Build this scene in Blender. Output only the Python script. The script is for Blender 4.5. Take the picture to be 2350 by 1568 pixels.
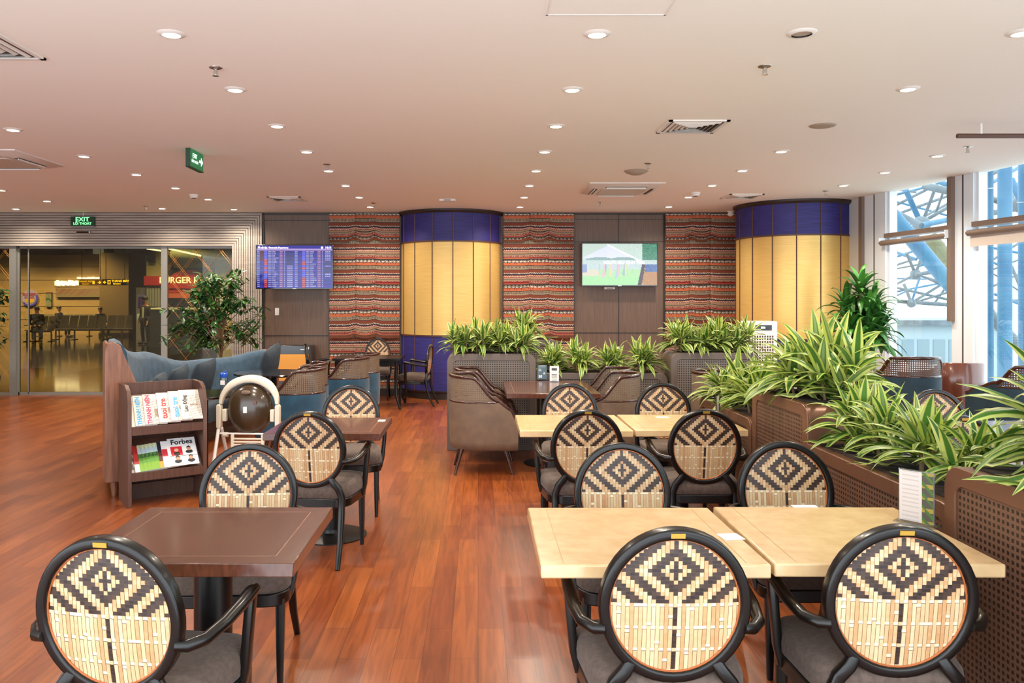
import bpy, math, random
from mathutils import Vector, Matrix
from math import sin, cos, pi, radians as R

for o in list(bpy.data.objects): bpy.data.objects.remove(o)
C = bpy.context.scene.collection
SC = bpy.context.scene

# ------------------------------------------------------------------ camera, world, exposure
F, CX, CY, HC, HCEIL = 1850.0, 1097.0, 690.0, 1.60, 3.08
cam = bpy.data.objects.new('camera', bpy.data.cameras.new('camera')); C.objects.link(cam)
cam.location = (0, 0, HC); cam.rotation_euler = (pi/2, 0, 0)
cam.data.sensor_width = 36; cam.data.lens = F/2350*36
cam.data.shift_x = (1175-CX)/2350; cam.data.shift_y = -(784-CY)/2350
cam.data.clip_end = 300
SC.camera = cam
SC.view_settings.view_transform = 'Standard'; SC.view_settings.look = 'None'
SC.view_settings.gamma = 1; SC.view_settings.exposure = 0.25
try: SC.view_settings.use_curve_mapping = False
except Exception: pass
W = bpy.data.worlds.new('world'); SC.world = W; W.use_nodes = True
wn = W.node_tree.nodes; bg = wn['Background']
bg.inputs[0].default_value = (0.86, 0.93, 1.0, 1); bg.inputs[1].default_value = 3.7
SPOT_W = 105.0      # watts of one ceiling downlight
WARM = (1.0, 0.87, 0.71)
CONC_W = 1250.0

def at(px, py, z=0.0):           # a photo point lying on the horizontal plane z
    Y = F*(HC-z)/(py-CY); return ((px-CX)*Y/F, Y)
def onY(px, py, Y):              # a photo point lying at depth Y
    return Vector(((px-CX)*Y/F, Y, HC+(CY-py)*Y/F))

# ------------------------------------------------------------------ colours and materials
def lin(c):
    if isinstance(c, str):
        c = tuple(int(c[i:i+2], 16)/255 for i in (1, 3, 5))
    return tuple((x/12.92 if x <= .04045 else ((x+.055)/1.055)**2.4) for x in c)
MATS = {}
def M(name, col='#808080', rough=.5, metal=0, coat=0, col2=None, nscale=(8, 8, 8), detail=4, bump=0, bscale=60,
      emit=None, estr=0, lo=.35, hi=.65, sheen=0, spec=None):
    if name in MATS: return MATS[name]
    m = bpy.data.materials.new(name); m.use_nodes = True; nt = m.node_tree; b = nt.nodes['Principled BSDF']
    c = (*lin(col), 1)
    b.inputs['Base Color'].default_value = c; b.inputs['Roughness'].default_value = rough
    b.inputs['Metallic'].default_value = metal; b.inputs['Coat Weight'].default_value = coat
    b.inputs['Coat Roughness'].default_value = .12
    if spec is not None: b.inputs['Specular IOR Level'].default_value = spec
    if sheen: b.inputs['Sheen Weight'].default_value = sheen
    if emit: b.inputs['Emission Color'].default_value = (*lin(emit), 1); b.inputs['Emission Strength'].default_value = estr
    if col2 or bump:
        tc = nt.nodes.new('ShaderNodeTexCoord'); mp = nt.nodes.new('ShaderNodeMapping')
        nt.links.new(tc.outputs['Object'], mp.inputs[0])
    if col2:
        mp.inputs['Scale'].default_value = nscale
        n = nt.nodes.new('ShaderNodeTexNoise'); n.inputs['Scale'].default_value = 1; n.inputs['Detail'].default_value = detail
        r = nt.nodes.new('ShaderNodeValToRGB'); r.color_ramp.elements[0].position = lo; r.color_ramp.elements[1].position = hi
        r.color_ramp.elements[0].color = c; r.color_ramp.elements[1].color = (*lin(col2), 1)
        nt.links.new(mp.outputs[0], n.inputs['Vector']); nt.links.new(n.outputs['Fac'], r.inputs[0])
        nt.links.new(r.outputs[0], b.inputs['Base Color'])
    if bump:
        n2 = nt.nodes.new('ShaderNodeTexNoise'); n2.inputs['Scale'].default_value = bscale; n2.inputs['Detail'].default_value = 3
        nt.links.new(tc.outputs['Object'], n2.inputs['Vector'])
        bp = nt.nodes.new('ShaderNodeBump'); bp.inputs['Strength'].default_value = bump; bp.inputs['Distance'].default_value = .01
        nt.links.new(n2.outputs['Fac'], bp.inputs['Height']); nt.links.new(bp.outputs[0], b.inputs['Normal'])
    MATS[name] = m; return m

def attr_mat(name, rough=.6, emit=0, trans=0, bump=0):
    m = bpy.data.materials.new(name); m.use_nodes = True; nt = m.node_tree; b = nt.nodes['Principled BSDF']
    a = nt.nodes.new('ShaderNodeAttribute'); a.attribute_name = 'Col'
    if emit:
        b.inputs['Base Color'].default_value = (.01, .01, .01, 1)
        nt.links.new(a.outputs['Color'], b.inputs['Emission Color']); b.inputs['Emission Strength'].default_value = emit
    else: nt.links.new(a.outputs['Color'], b.inputs['Base Color'])
    b.inputs['Roughness'].default_value = rough
    if bump:
        n2 = nt.nodes.new('ShaderNodeTexNoise'); n2.inputs['Scale'].default_value = 250
        tc = nt.nodes.new('ShaderNodeTexCoord'); nt.links.new(tc.outputs['Object'], n2.inputs['Vector'])
        bp = nt.nodes.new('ShaderNodeBump'); bp.inputs['Strength'].default_value = bump; bp.inputs['Distance'].default_value = .004
        nt.links.new(n2.outputs['Fac'], bp.inputs['Height']); nt.links.new(bp.outputs[0], b.inputs['Normal'])
    if trans:
        t = nt.nodes.new('ShaderNodeBsdfTranslucent'); mx = nt.nodes.new('ShaderNodeMixShader'); mx.inputs[0].default_value = trans
        nt.links.new(a.outputs['Color'], t.inputs['Color'])
        nt.links.new(b.outputs[0], mx.inputs[1]); nt.links.new(t.outputs[0], mx.inputs[2])
        nt.links.new(mx.outputs[0], nt.nodes['Material Output'].inputs[0])
    MATS[name] = m; return m

def glass_mat(name, tint, refl=.08, rough=.0, fr=.5):
    m = bpy.data.materials.new(name); m.use_nodes = True; nt = m.node_tree; nt.nodes.clear()
    out = nt.nodes.new('ShaderNodeOutputMaterial'); t = nt.nodes.new('ShaderNodeBsdfTransparent'); g = nt.nodes.new('ShaderNodeBsdfGlossy')
    t.inputs[0].default_value = (*tint, 1); g.inputs['Roughness'].default_value = rough
    lw = nt.nodes.new('ShaderNodeLayerWeight'); lw.inputs[0].default_value = .25
    ma = nt.nodes.new('ShaderNodeMath'); ma.operation = 'MULTIPLY_ADD'; ma.inputs[1].default_value = fr; ma.inputs[2].default_value = refl
    mx = nt.nodes.new('ShaderNodeMixShader')
    nt.links.new(lw.outputs['Fresnel'], ma.inputs[0]); nt.links.new(ma.outputs[0], mx.inputs[0])
    nt.links.new(t.outputs[0], mx.inputs[1]); nt.links.new(g.outputs[0], mx.inputs[2]); nt.links.new(mx.outputs[0], out.inputs[0])
    MATS[name] = m; return m

def cane_mat(name, col, hole, opened, pitch=.022, hw=.30, rough=.45):
    m = bpy.data.materials.new(name); m.use_nodes = True; nt = m.node_tree; b = nt.nodes['Principled BSDF']
    b.inputs['Roughness'].default_value = rough
    uv = nt.nodes.new('ShaderNodeUVMap'); uv.uv_map = 'UVMap'; sp = nt.nodes.new('ShaderNodeSeparateXYZ'); nt.links.new(uv.outputs[0], sp.inputs[0])
    def mth(op, a, bb=None):
        n = nt.nodes.new('ShaderNodeMath'); n.operation = op
        for k, x in enumerate((a, bb)):
            if x is None: continue
            if isinstance(x, (int, float)): n.inputs[k].default_value = x
            else: nt.links.new(x, n.inputs[k])
        return n.outputs[0]
    def axis(o): return mth('LESS_THAN', mth('ABSOLUTE', mth('SUBTRACT', mth('FRACT', mth('DIVIDE', o, pitch)), .5)), hw)
    h = mth('MULTIPLY', axis(sp.outputs[0]), axis(sp.outputs[1]))
    if opened:
        b.inputs['Base Color'].default_value = (*lin(col), 1)
        t = nt.nodes.new('ShaderNodeBsdfTransparent'); mx = nt.nodes.new('ShaderNodeMixShader')
        nt.links.new(h, mx.inputs[0]); nt.links.new(b.outputs[0], mx.inputs[1]); nt.links.new(t.outputs[0], mx.inputs[2])
        nt.links.new(mx.outputs[0], nt.nodes['Material Output'].inputs[0])
    else:
        mc = nt.nodes.new('ShaderNodeMix'); mc.data_type = 'RGBA'
        mc.inputs[6].default_value = (*lin(col), 1); mc.inputs[7].default_value = (*lin(hole), 1)
        nt.links.new(h, mc.inputs[0]); nt.links.new(mc.outputs[2], b.inputs['Base Color'])
    MATS[name] = m; return m

# ------------------------------------------------------------------ mesh builder
class MB:
    def __init__(s): s.v = []; s.f = []; s.fm = []; s.fc = []; s.vc = {}; s.uv = {}
    def add(s, vs, fs, mat=0, col=None):
        n = len(s.v); s.v += [tuple(x) for x in vs]
        for f in fs: s.f.append(tuple(i+n for i in f)); s.fm.append(mat); s.fc.append(col)
        return n
    def box(s, x0, x1, y0, y1, z0, z1, mat=0, col=None, M4=None):
        vs = [Vector((x, y, z)) for z in (z0, z1) for y in (y0, y1) for x in (x0, x1)]
        if M4: vs = [M4 @ v for v in vs]
        s.add(vs, [(0, 2, 3, 1), (4, 5, 7, 6), (0, 1, 5, 4), (2, 6, 7, 3), (0, 4, 6, 2), (1, 3, 7, 5)], mat, col); return s
    def cbox(s, c, d, rot=None, mat=0, col=None):
        m = Matrix.Translation(c) @ (rot.to_4x4() if rot else Matrix.Identity(4))
        return s.box(-d[0]/2, d[0]/2, -d[1]/2, d[1]/2, -d[2]/2, d[2]/2, mat, col, m)
    def sweep(s, sec, path, closed=False, caps=True, up=Vector((0, 0, 1)), scale=None, mat=0, smoothsec=True, fixed=None, col=None):
        # sec: 2-D loop (a,b): a along side vector, b along the frame's up
        P = [Vector(p) for p in path]; n = len(P); k = len(sec); vs = []
        for i in range(n):
            if closed: t = (P[(i+1) % n]-P[i-1])
            else: t = P[min(i+1, n-1)]-P[max(i-1, 0)]
            t = t.normalized(); u = fixed if fixed else up
            side = t.cross(u)
            if side.length < 1e-4: side = t.cross(Vector((0, 1, 0)))
            side.normalize(); u2 = side.cross(t).normalized()
            sc = scale[i] if scale else 1
            if isinstance(sc, (int, float)): sc = (sc, sc)
            for a, b in sec: vs.append(P[i]+side*a*sc[0]+u2*b*sc[1])
        fs = []
        for i in range(n if closed else n-1):
            j = (i+1) % n
            for q in range(k): fs.append((i*k+q, i*k+(q+1) % k, j*k+(q+1) % k, j*k+q))
        if caps and not closed: fs += [tuple(range(k))[::-1], tuple((n-1)*k+q for q in range(k))]
        s.add(vs, fs, mat, col); return s
    def tube(s, path, r, seg=8, closed=False, scale=None, mat=0, up=Vector((0, 0, 1)), col=None):
        sec = [(r*cos(2*pi*q/seg), r*sin(2*pi*q/seg)) for q in range(seg)]
        return s.sweep(sec, path, closed, True, up, scale, mat, col=col)
    def rod(s, a, b, r, seg=8, r2=None, mat=0, col=None):
        return s.tube([a, b], r, seg, scale=[1, (r2/r if r2 else 1)], mat=mat, up=Vector((0.13, .97, .2)).normalized(), col=col)
    def lathe(s, prof, seg=24, c=(0, 0, 0), mat=0, sx=1, sy=1, a0=0, a1=2*pi, col=None, caps=None):
        if caps is None: caps = not (abs(prof[0][0]-prof[-1][0]) < .02 and prof[0][0] > .02 and len(prof) > 3 and max(abs(prof[0][1]-prof[-1][1]), 0) < .08)
        vs = []; full = abs(a1-a0-2*pi) < 1e-6; n = seg if full else seg+1
        for r, z in prof:
            for q in range(n):
                a = a0+(a1-a0)*q/seg; vs.append((c[0]+r*cos(a)*sx, c[1]+r*sin(a)*sy, c[2]+z))
        fs = []
        for i in range(len(prof)-1):
            for q in range(seg):
                q2 = (q+1) % n if full else q+1
                fs.append((i*n+q, i*n+q2, (i+1)*n+q2, (i+1)*n+q))
        if full and caps:
            if prof[0][0] > 1e-5: fs.append(tuple(range(n))[::-1])
            if prof[-1][0] > 1e-5: fs.append(tuple((len(prof)-1)*n+q for q in range(n)))
        s.add(vs, fs, mat, col); return s
    def ell(s, c, r, seg=16, ring=10, mat=0, col=None, rot=None):
        vs = []
        for i in range(ring+1):
            t = pi*i/ring
            for q in range(seg):
                a = 2*pi*q/seg; v = Vector((r[0]*sin(t)*cos(a), r[1]*sin(t)*sin(a), r[2]*cos(t)))
                if rot: v = rot @ v
                vs.append(v+Vector(c))
        fs = [(i*seg+q, (i+1)*seg+q, (i+1)*seg+(q+1) % seg, i*seg+(q+1) % seg) for i in range(ring) for q in range(seg)]
        s.add(vs, fs, mat, col); return s
    def prism(s, poly, a0, a1, axis='x', mat=0, col=None, M4=None):
        # poly in the other two axes, extruded along axis
        def pt(u, w, a): return {'x': (a, u, w), 'y': (u, a, w), 'z': (u, w, a)}[axis]
        n = len(poly); vs = [Vector(pt(u, w, a)) for a in (a0, a1) for u, w in poly]
        if M4: vs = [M4 @ v for v in vs]
        s.add(vs, [tuple(range(n)), tuple(range(n, 2*n))[::-1]]+[(i, i+n, (i+1) % n+n, (i+1) % n) for i in range(n)], mat, col); return s
    def grid(s, nx, ny, pos, col=None, mat=0, uv=None, skip=None):
        base = len(s.v)
        for j in range(ny+1):
            for i in range(nx+1):
                s.v.append(tuple(pos(i/nx, j/ny)))
                if uv: s.uv[len(s.v)-1] = uv(i/nx, j/ny)
        for j in range(ny):
            for i in range(nx):
                if skip and skip(i, j): continue
                a = base+j*(nx+1)+i
                s.f.append((a, a+1, a+nx+2, a+nx+1)); s.fm.append(mat); s.fc.append(col(i, j) if col else None)
        return s
    def build(s, name, mats, parent=None, loc=None, rotz=0, smooth=True, angle=38, bevel=0, bseg=2, thick=0, subd=0, fixn=True):
        me = bpy.data.meshes.new(name); me.from_pydata(s.v, [], s.f)
        if not isinstance(mats, (list, tuple)): mats = [mats]
        for m in mats: me.materials.append(MATS[m] if isinstance(m, str) else m)
        if any(s.fm): me.polygons.foreach_set('material_index', s.fm)
        if s.vc:
            ca = me.color_attributes.new('Col', 'FLOAT_COLOR', 'POINT')
            buf = []
            for i in range(len(s.v)): buf += [*s.vc.get(i, (.5, .5, .5)), 1]
            ca.data.foreach_set('color', buf)
        elif any(c is not None for c in s.fc):
            ca = me.color_attributes.new('Col', 'FLOAT_COLOR', 'CORNER'); buf = []
            for p, c in zip(me.polygons, s.fc):
                buf += [*(c or (.5, .5, .5)), 1]*p.loop_total
            ca.data.foreach_set('color', buf)
        if s.uv:
            ul = me.uv_layers.new(name='UVMap'); buf = []
            for l in me.loops: buf += list(s.uv.get(l.vertex_index, (0, 0)))
            ul.data.foreach_set('uv', buf)
        if fixn and len(s.f) < 6000 and not s.fc_colored():
            import bmesh
            bm = bmesh.new(); bm.from_mesh(me); bmesh.ops.recalc_face_normals(bm, faces=bm.faces); bm.to_mesh(me); bm.free()
        if smooth:
            me.polygons.foreach_set('use_smooth', [True]*len(me.polygons))
            me.set_sharp_from_angle(angle=R(angle))
        me.update()
        o = bpy.data.objects.new(name, me); C.objects.link(o)
        if parent: o.parent = parent
        if loc is not None: o.location = loc
        if rotz: o.rotation_euler.z = rotz
        if thick:
            md = o.modifiers.new('Solidify', 'SOLIDIFY'); md.thickness = thick; md.offset = 0
        if bevel:
            md = o.modifiers.new('Bevel', 'BEVEL'); md.width = bevel; md.segments = bseg; md.limit_method = 'ANGLE'; md.angle_limit = R(40)
        if subd:
            md = o.modifiers.new('Subdivision', 'SUBSURF'); md.levels = subd; md.render_levels = subd
        return o
    def fc_colored(s): return bool(s.vc) or any(c is not None for c in s.fc[:1])

def thing(name, label, cat, loc=(0, 0, 0), rotz=0, group=None):
    o = bpy.data.objects.new(name, None); C.objects.link(o); o.empty_display_size = .1
    o.location = loc; o.rotation_euler = (0, 0, rotz); return tag(o, label, cat, group)
def tag(o, label, cat, group=None, kind=None):
    o['label'] = label; o['category'] = cat
    if group: o['group'] = group
    if kind: o['kind'] = kind
    return o
def struct(o): o['kind'] = 'structure'; return o
CH = {}
def copy_tree(o, parent=None):
    c = o.copy(); C.objects.link(c)
    if parent: c.parent = parent
    for ch in [x for x in o.children]: copy_tree(ch, c)
    return c
class Proto:                      # the first place() moves the original, later ones copy it with all its parts
    def __init__(s, root): s.root = root; s.used = False
    def place(s, label, loc, rotz=0, group=None, scale=None):
        o = copy_tree(s.root) if s.used else s.root; s.used = True
        o.location = loc; o.rotation_euler = (0, 0, rotz); o['label'] = label
        if group: o['group'] = group
        if scale: o.scale = scale
        return o
def text(body, size, mat, parent, loc, rot=(0, 0, 0), name='lettering', depth=.001, align='CENTER', sx=1, bold=0):
    cu = bpy.data.curves.new('t', 'FONT'); cu.body = body; cu.size = size; cu.align_x = align; cu.align_y = 'CENTER'; cu.extrude = depth; cu.offset = bold
    cu.resolution_u = 3
    t = bpy.data.objects.new('t', cu); C.objects.link(t)
    me = bpy.data.meshes.new_from_object(t.evaluated_get(bpy.context.evaluated_depsgraph_get()))
    bpy.data.objects.remove(t); me.materials.clear(); me.materials.append(MATS[mat])
    o = bpy.data.objects.new(name, me); C.objects.link(o); o.parent = parent; o.location = loc; o.rotation_euler = rot; o.scale = (sx, 1, 1)
    return o
def rrect(w, h, r, n=5, corners=(1, 1, 1, 1), cx=0, cy=0):   # rounded rectangle loop, corners: tr, tl, bl, br
    pts = []
    for k, (sx, sy) in enumerate(((1, 1), (-1, 1), (-1, -1), (1, -1))):
        rr = r if corners[k] is 1 or corners[k] == 1 else max(corners[k], 1e-4)
        c = (cx+sx*(w/2-rr), cy+sy*(h/2-rr))
        for q in range(n+1):
            a = pi/2*k+pi/2*q/n; pts.append((c[0]+rr*cos(a), c[1]+rr*sin(a)))
    return pts
def lerp(a, b, t): return a+(b-a)*t
def interp(x, pts):
    for (x0, y0), (x1, y1) in zip(pts, pts[1:]):
        if x <= x1: t = (x-x0)/(x1-x0); t = max(0, t); t = t*t*(3-2*t); return y0+(y1-y0)*t
    return pts[-1][1]
def mixc(a, b, t): return tuple(x+(y-x)*t for x, y in zip(a, b))

# ------------------------------------------------------------------ materials
M('ceiling_paint', '#f5f1e8', .75)
M('dark_wood_panel', '#5f4a3c', .42, col2='#6e5747', nscale=(60, 60, 2.5), bump=.05, bscale=120)
M('dark_trim', '#2c211c', .35)
M('white_slat', '#9a8f86', .5, col2='#aba197', nscale=(3, 3, 40))
M('blue_fabric_panel', '#24215f', .55, col2='#342f86', nscale=(4, 4, 160), bump=.1)
M('gold_panel', '#dfb664', .36, metal=.35, col2='#e9c67a', nscale=(4, 4, 120), lo=.3, hi=.7)
M('white_wall', '#dcdad6', .7)
M('window_frame_white', '#dfe9f2', .35)
M('window_frame_brown', '#7d6a5e', .4)
M('black_wood', '#0d0a08', .3, coat=.2, spec=.35)
M('copper_trim', '#b9683a', .35, metal=.3)
M('brass', '#b8923a', .35, metal=.6)
M('seat_fabric', '#4e4038', .85, col2='#5d4e45', nscale=(60, 60, 60), bump=.15, bscale=300, sheen=.1)
M('tan_marble', '#dfc193', .2, coat=.35, col2='#cfac7c', nscale=(14, 14, 14), detail=8, lo=.3, hi=.75)
M('marble_line', '#a98450', .4)
M('table_wood', '#4c281b', .22, coat=.4, col2='#5e3423', nscale=(70, 4, 20))
M('table_inlay', '#8a6248', .35)
M('black_metal', '#121110', .35, metal=.2)
M('planter_metal', '#6a5c53', .42, metal=.15); M('planter_copper', '#74503c', .36, metal=.3)
M('soil', '#2b2018', .95, bump=.5, bscale=80)
M('armchair_wood', '#351a12', .22, coat=.5, col2='#45241a', nscale=(30, 30, 30))
M('leather_brown', '#6a5749', .62, col2='#77624f', nscale=(9, 9, 9), bump=.1)
M('teal_velvet', '#123f58', .75, col2='#1b5270', nscale=(8, 8, 8), sheen=.3)
M('teal_dark', '#16303c', .7, col2='#1b3a48', nscale=(8, 8, 8))
M('sofa_blue', '#294256', .85, col2='#34536a', nscale=(12, 12, 12), sheen=.12, bump=.1)
M('cushion_blue', '#2b3641', .85, col2='#333f4a', nscale=(20, 20, 20), bump=.15)
M('sofa_wood', '#875a42', .32, col2='#6e4633', nscale=(40, 40, 4))
M('rack_wood', '#4b2f24', .42, col2='#5c3d30', nscale=(50, 50, 5))
M('cream_plastic', '#d9cfba', .4)
M('olive_plastic', '#3a2c1c', .22, coat=.3)
M('white_plastic', '#e9e7e2', .4)
M('white_metal', '#e2ddd6', .45)
M('grille_dark', '#4a3d36', .7)
M('chrome', '#c9c5c0', .2, metal=1)
M('paper', '#eceae4', .7)
M('leaf_dark', '#1e4218', .4, col2='#2d5a22', nscale=(5, 5, 5))
M('stem_brown', '#8a6f4a', .7)
M('pot_brown', '#5b4a3a', .5)
M('bronze_mirror', '#b87a38', .06, metal=1)
M('black_gloss', '#0b0a0b', .12, coat=.5)
M('skin', '#b98868', .6); M('skin_far', '#a8785a', .6)
M('jacket_dark', '#1b1c22', .8); M('trouser_dark', '#1a1918', .8); M('shirt_white', '#d8d6d0', .7); M('hair_black', '#0c0a09', .6); M('shirt_grey', '#2c2d30', .8)
M('concourse_wall', '#ab9068', .6, col2='#9c8058', nscale=(.5, .5, 2))
M('concourse_pillar', '#7c6642', .6)
M('concourse_floor', '#1d1a14', .08, coat=.3)
M('concourse_ceiling', '#2a2620', .8)
M('seat_steel', '#5a5240', .45, metal=.2)
M('shop_cream', '#a8a26a', .6)
M('shop_red', '#a32014', .5, emit='#a32014', estr=.12)
M('shop_grey', '#8a8d8e', .5)
M('glow_white', '#ffffff', .5, emit='#f4f0ff', estr=2.5)
M('glow_sign', '#ffffff', .5, emit='#f0e6c0', estr=.9)
M('glow_yellow', '#ffd000', .5, emit='#ffd21e', estr=1.6)
M('lamp_lens', '#ffffff', .5, emit='#ffedcc', estr=14)
M('exit_green', '#0a6a3c', .4, emit='#0f7a4a', estr=.45)
M('exit_dark', '#06301a', .4, emit='#06301a', estr=.25)
M('exit_white', '#e8fff0', .5, emit='#e8fff0', estr=1.0)
M('exit_letter', '#7dff9a', .5, emit='#7dffa0', estr=1.5)
M('sign_black', '#0c0b08', .4)
M('gold_line', '#c98a3c', .4, metal=.4)
M('truss_blue', '#2c5f80', .5, col2='#457590', nscale=(2, 2, 2))
M('truss_grey', '#525e64', .55, col2='#667278', nscale=(2, 2, 2))
M('truss_olive', '#6d6b4c', .55)
M('apron', '#b4b8b8', .8)
M('far_building', '#94a4aa', .8)
M('blind_fabric', '#cfc4ba', .8)
M('blue_cap', '#1c4fb0', .3)
M('ink_dark', '#2a2d33', .5); M('ink_white', '#f2f2ee', .5, emit='#ffffff', estr=.9); M('ink_blue', '#3c9ac8', .6); M('ink_pink', '#d83a62', .6); M('ink_red', '#c83a3a', .6)
M('socket_black', '#101010', .4)
attr_mat('painted', .55, bump=0); attr_mat('textile', .9, bump=.4); attr_mat('weave', .42); attr_mat('screen', .12, emit=1.0)
attr_mat('print', .45); attr_mat('striped_leaf', .4, trans=.18); attr_mat('green_leaf', .33, trans=.1)
glass_mat('window_glass', (.93, .97, .97), .0, 0, .12); glass_mat('tinted_glass', (.72, .66, .42), .03); glass_mat('clear_plastic', (.85, .88, .92), .08)
cane_mat('cane_panel', '#75695f', '#231c18', False, .0245, .27); cane_mat('cane_copper', '#694c3b', '#2a1a12', False, .0245, .27); cane_mat('cane_open', '#7c6a58', '#000000', True, .02, .24); cane_mat('cane_brown', '#5b4032', '#000000', True, .019, .19)

def floor_mat():
    m = bpy.data.materials.new('plank_floor'); m.use_nodes = True; nt = m.node_tree; b = nt.nodes['Principled BSDF']
    tc = nt.nodes.new('ShaderNodeTexCoord'); mp = nt.nodes.new('ShaderNodeMapping'); mp.inputs['Rotation'].default_value = (0, 0, pi/2)
    nt.links.new(tc.outputs['Object'], mp.inputs[0])
    br = nt.nodes.new('ShaderNodeTexBrick'); br.offset = .37; br.inputs['Scale'].default_value = 1
    br.inputs['Brick Width'].default_value = .9; br.inputs['Row Height'].default_value = .125; br.inputs['Mortar Size'].default_value = .0012
    br.inputs['Color1'].default_value = (*lin('#7c3c1c'), 1); br.inputs['Color2'].default_value = (*lin('#985326'), 1); br.inputs['Mortar'].default_value = (*lin('#4a2412'), 1)
    br.inputs['Mortar Smooth'].default_value = .3
    nt.links.new(mp.outputs[0], br.inputs['Vector'])
    m2 = nt.nodes.new('ShaderNodeMapping'); m2.inputs['Scale'].default_value = (26, 1.6, 1); nt.links.new(tc.outputs['Object'], m2.inputs[0])
    n = nt.nodes.new('ShaderNodeTexNoise'); n.inputs['Scale'].default_value = 1; n.inputs['Detail'].default_value = 6; n.inputs['Distortion'].default_value = 1.4
    nt.links.new(m2.outputs[0], n.inputs['Vector'])
    r = nt.nodes.new('ShaderNodeValToRGB'); r.color_ramp.elements[0].position = .35; r.color_ramp.elements[1].position = .62
    r.color_ramp.elements[0].color = (.62, .55, .5, 1); r.color_ramp.elements[1].color = (1.12, 1.08, 1.05, 1)
    nt.links.new(n.outputs['Fac'], r.inputs[0])
    mx = nt.nodes.new('ShaderNodeMix'); mx.data_type = 'RGBA'; mx.blend_type = 'MULTIPLY'; mx.inputs[0].default_value = .8
    nt.links.new(br.outputs['Color'], mx.inputs[6]); nt.links.new(r.outputs[0], mx.inputs[7]); nt.links.new(mx.outputs[2], b.inputs['Base Color'])
    b.inputs['Roughness'].default_value = .3; b.inputs['Coat Weight'].default_value = .25; b.inputs['Coat Roughness'].default_value = .18
    bp = nt.nodes.new('ShaderNodeBump'); bp.inputs['Strength'].default_value = .06; bp.inputs['Distance'].default_value = .004
    nt.links.new(n.outputs['Fac'], bp.inputs['Height']); nt.links.new(bp.outputs[0], b.inputs['Normal'])
    MATS['plank_floor'] = m
floor_mat()

# ------------------------------------------------------------------ room shell
YW = 13.6
def wx(px): return (px-CX)*YW/F
def wz(py): return HC+(CY-py)*YW/F
def win_x(Y): return 5.52+.107*(11.5-Y)
struct(MB().prism([(-9, .9), (win_x(.9)+.1, .9), (win_x(13.8)+.1, 13.8), (-9, 13.8)], -.1, 0, 'z').build('floor', 'plank_floor', smooth=False))  # floor and ceiling stop short so world light from behind brightens the ceiling
struct(MB().prism([(-9, -.5), (win_x(-.5)+.1, -.5), (win_x(13.8)+.1, 13.8), (-9, 13.8)], HCEIL, HCEIL+.15, 'z').build('ceiling', 'ceiling_paint', smooth=False))
struct(MB().box(-9.1, -9, .9, 13.8, 0, HCEIL).build('wall_left', 'white_wall', smooth=False))
struct(MB().box(wx(604), 5.9, YW, YW+.15, 0, HCEIL).build('wall_back', 'dark_wood_panel', smooth=False))
b = MB().prism([(win_x(11.5), 11.5), (win_x(13.7), 13.7), (win_x(13.7)+.12, 13.7), (win_x(11.5)+.12, 11.5)], 0, HCEIL, 'z')
struct(b.build('wall_right', 'white_wall', smooth=False))

# panel joints and trims of the dark wood wall
t = MB()
for py in (506, 770): t.box(wx(605), wx(757), YW-.012, YW, wz(py)-.006, wz(py)+.006)
t.box(wx(605), wx(757), YW-.03, YW, HCEIL-.035, HCEIL)
t.box(wx(604), wx(604)+.02, YW-.03, YW, 0, HCEIL); t.box(wx(757)-.012, wx(757), YW-.03, YW, 0, HCEIL)
struct(t.build('trim_1', 'dark_trim', smooth=False))
t = MB()
for py in (504, 554, 764): t.box(wx(1316), wx(1523), YW-.010, YW, wz(py)-.005, wz(py)+.005)
t.box(wx(1420)-.006, wx(1420)+.006, YW-.010, YW, .1, HCEIL)
t.box(wx(1156), wx(1690), YW-.035, YW, HCEIL-.03, HCEIL)
for px in (1316, 1523): t.box(wx(px)-.01, wx(px)+.01, YW-.03, YW, 0, HCEIL)
struct(t.build('trim_2', 'dark_trim', smooth=False))
struct(MB().box(wx(605), 4.8, YW-.04, YW, 0, .11).build('baseboard_back', 'dark_trim', bevel=.004))

# pale ridged portal round the glass
def slat_band(poly_fn, horizontal, n, name):
    pass
x0, x1, z1, zb = -9.0, wx(604), HCEIL, wz(565)
xi = wx(535)
t = MB(); nrib = 13
for k in range(nrib):
    a = k/nrib; b2 = (k+.76)/nrib
    za, zc = lerp(zb, z1, a), lerp(zb, z1, b2); xa, xc = lerp(xi, x1, a), lerp(xi, x1, b2)
    # horizontal board of the header with a mitred end, then its upright
    t.add([(x0, YW-.06, za), (xa, YW-.06, za), (xc, YW-.06, zc), (x0, YW-.06, zc), (x0, YW, za), (xa, YW, za), (xc, YW, zc), (x0, YW, zc)],
          [(0, 1, 2, 3), (4, 7, 6, 5), (0, 4, 5, 1), (3, 2, 6, 7), (1, 5, 6, 2), (0, 3, 7, 4)])
    t.add([(xa, YW-.06, 0), (xc, YW-.06, 0), (xc, YW-.06, zc), (xa, YW-.06, za), (xa, YW, 0), (xc, YW, 0), (xc, YW, zc), (xa, YW, za)],
          [(0, 1, 2, 3), (4, 7, 6, 5), (0, 3, 7, 4), (1, 5, 6, 2), (3, 2, 6, 7), (0, 4, 5, 1)])
struct(t.build('trim_3', 'white_slat', smooth=False))
struct(MB().box(x0, x1, YW-.02, YW+.12, zb, z1).box(xi, x1, YW-.02, YW+.12, 0, zb).build('wall_portal', M('slat_back', '#3f3833', .6), smooth=False))
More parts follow.
